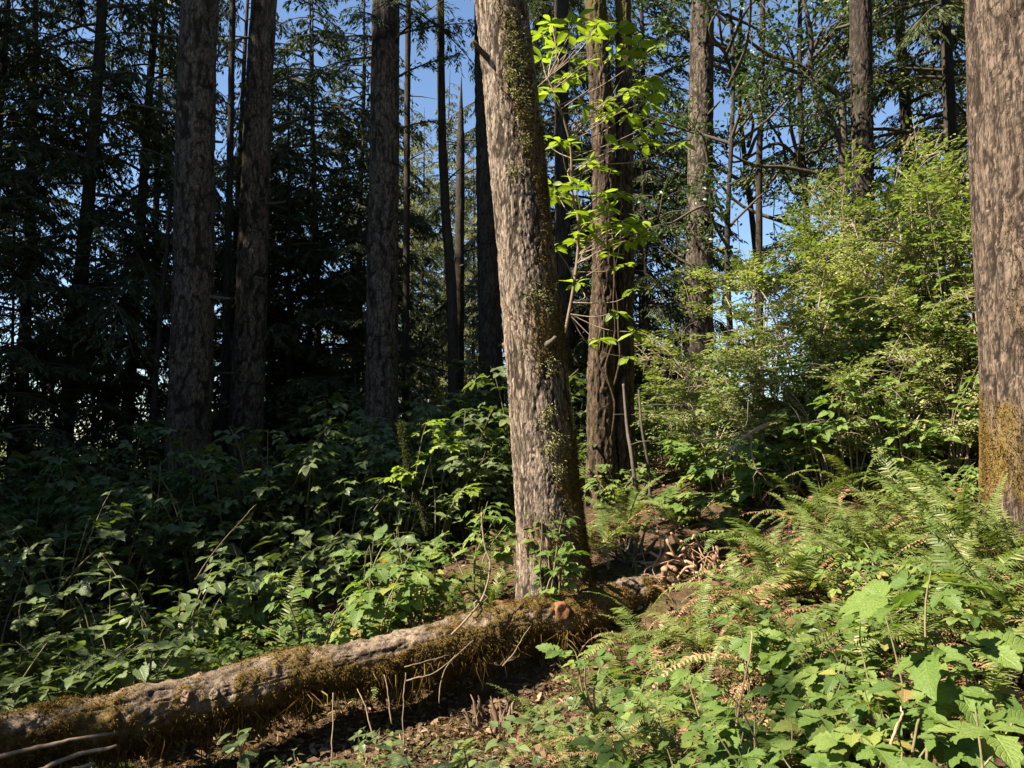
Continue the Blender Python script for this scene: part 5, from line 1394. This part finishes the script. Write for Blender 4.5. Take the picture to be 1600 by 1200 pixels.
def rotten_chunk(name, label, px, py, Y, w, h_, seed, n=70, mat='rot', hollow=0.35):
    """Crumbling stump: a ring of upright splinters of uneven height, each a part."""
    p = at(px, py, Y); z = h1(p[0], Y)
    rg = np.random.default_rng(seed)
    o = empty(name, (p[0], Y, z))
    for k in range(n):
        a = rg.uniform(0, 6.283); r = w * math.sqrt(rg.uniform(hollow, 1))
        hh = h_ * rg.uniform(0.3, 1.0) * (0.75 + 0.35 * math.cos(a * 2 + seed))
        b = np.array([math.cos(a) * r, math.sin(a) * r, -0.04])
        d = np.array([math.cos(a) * rg.normal(0.04, 0.05), math.sin(a) * rg.normal(0.04, 0.05), hh]) + rg.normal(size=3) * 0.012
        t = np.linspace(0, 1, 6)
        C = b + d * t[:, None] + rg.normal(size=(6, 3)) * 0.004
        mb = MB(); wd = rg.uniform(0.007, 0.018)
        tube(mb, C, wd * np.array([1.2, 1.1, 1, 0.85, 0.55, 0.12]), 5, 0.9, rg)
        link('splinter', mb.mesh('splinter', M['rot' if rg.random() < 0.6 else mat]), o)
    thing(o, 'stump', label)
    return o
rotten_chunk('rotten_stump', 'crumbling fibrous rotten wood under the mossy log', 768, 1100, 4.42, 0.085, 0.20, 811, 80, 'brown_stick')
rotten_chunk('rotten_stump', 'dark broken stump behind the log beside the lit fern', 985, 830, 5.75, 0.075, 0.26, 812, 70, 'twig')
# root tangle
tang = empty('root_tangle', (at(1075, 880, 5.35)[0], 5.35, h1(at(1075, 880, 5.35)[0], 5.35)))
tb = np.array(tang.location); rg = np.random.default_rng(820)
for k in range(58):
    p0 = np.array([rg.uniform(-0.30, 0.30), rg.uniform(-0.12, 0.15), 0.0]); p0[2] = rg.uniform(-0.02, 0.26) * (1 - abs(p0[0]) / 0.4)
    d = unit(np.array([rg.normal(), rg.normal() * 0.6, rg.normal() * 0.7]))
    L = rg.uniform(0.10, 0.42)
    pts = [p0 - d * L * 0.5 + rg.normal(size=3) * 0.03, p0 - d * L * 0.2 + rg.normal(size=3) * 0.03, p0 + d * L * 0.15 + rg.normal(size=3) * 0.03, p0 + d * L * 0.5 + rg.normal(size=3) * 0.04]
    r = rg.uniform(0.004, 0.012) if k > 12 else rg.uniform(0.014, 0.026)
    mb = MB(); tube(mb, bezier(pts, 16), np.linspace(r, r * 0.35, 16), 7, 0.7, rg)
    link('root', mb.mesh('root', M['root']), tang)
thing(tang, 'roots', 'tangle of pale weathered roots at the far end of the log')

# ------------------------------------------------------------------ litter on the ground
def litter():
    rg = np.random.default_rng(1500)
    n = 46000
    x = rg.uniform(-4.5, 4.5, n); y = rg.uniform(1.2, 8.5, n)
    m_ = n * 2 // 5
    x[:m_] = rg.normal(size=m_) * 1.0 - 0.2; y[:m_] = 3.9 + rg.normal(size=m_) * 0.55      # thickest under the log
    z = H(x, y) + rg.uniform(0.002, 0.035, n)
    V3 = np.array([(-0.1, 0, 0), (0.1, 0, 0), (-0.22, 0.5, 0.06), (0.22, 0.5, 0.06), (0, 1, -0.1)], float)
    Q3 = np.array([(0, 1, 3, 2), (2, 3, 4, 4)])[:1]; T3 = np.array([(2, 3, 4)])
    a = rg.uniform(0, 6.283, n)
    D = np.stack([np.cos(a), np.sin(a), rg.normal(size=n) * 0.3], 1)
    up = np.array([0, 0, 1.0]) + rg.normal(size=(n, 3)) * 0.5
    mb = MB()
    sc = rg.uniform(0.015, 0.075, n); wid = np.where(rg.random(n) < 0.65, rg.uniform(0.08, 0.3, n), 1.0)
    scatter(mb, V3, T3, Q3, frames(D, up), np.stack([x, y, z], 1), np.stack([sc * wid, sc, sc], 1), rnd=rg.random(n))
    o = link('leaf_litter', mb.mesh('leaf_litter', M['litter'], shade=False)); o['kind'] = 'stuff'
    o['label'] = 'brown dead leaf and twig litter covering the forest floor'; o['category'] = 'litter'
    # moss on the ground below the log
    mb = MB(); n = 46000
    x = rg.normal(size=n) * 0.75 - 0.2; y = 3.95 + rg.normal(size=n) * 0.42
    keepm = fbm(np.stack([x, y, x * 0], 1) * 3, 66, 3) > -0.05
    x, y = x[keepm], y[keepm]
    strands(mb, np.stack([x, y, H(x, y) + 0.002], 1), np.repeat(np.array([[0, 0, 1.0]]), len(x), 0), rg, 0.03, 0.005, 0.3, 0.6)
    o = link('ground_moss', mb.mesh('ground_moss', M['moss'], shade=False)); o['kind'] = 'stuff'
    o['label'] = 'olive moss carpet on the ground under the log'; o['category'] = 'moss'
litter()
# loose brown fern fronds on the bank
rg = np.random.default_rng(1600)
for k in range(90):
    px, py_, Y = rg.uniform(1000, 1600), 0, rg.uniform(2.6, 6.0)
    x = pxX(px, Y)
    a = rg.uniform(0, 6.283)
    R = np.array([(math.cos(a), math.sin(a), 0), (-math.sin(a), math.cos(a), 0), (0, 0, 1)])
    o = link('dead_frond', FROND_DEAD[k % 3], None, mat4((x, Y, h1(x, Y) + 0.03), R, rg.uniform(0.3, 0.6)))
    thing(o, 'frond', None, 'loose brown dead fern frond', 'fallen on the sunny bank', 'dead fronds on the bank', (x, Y, 0))

finish_labels()
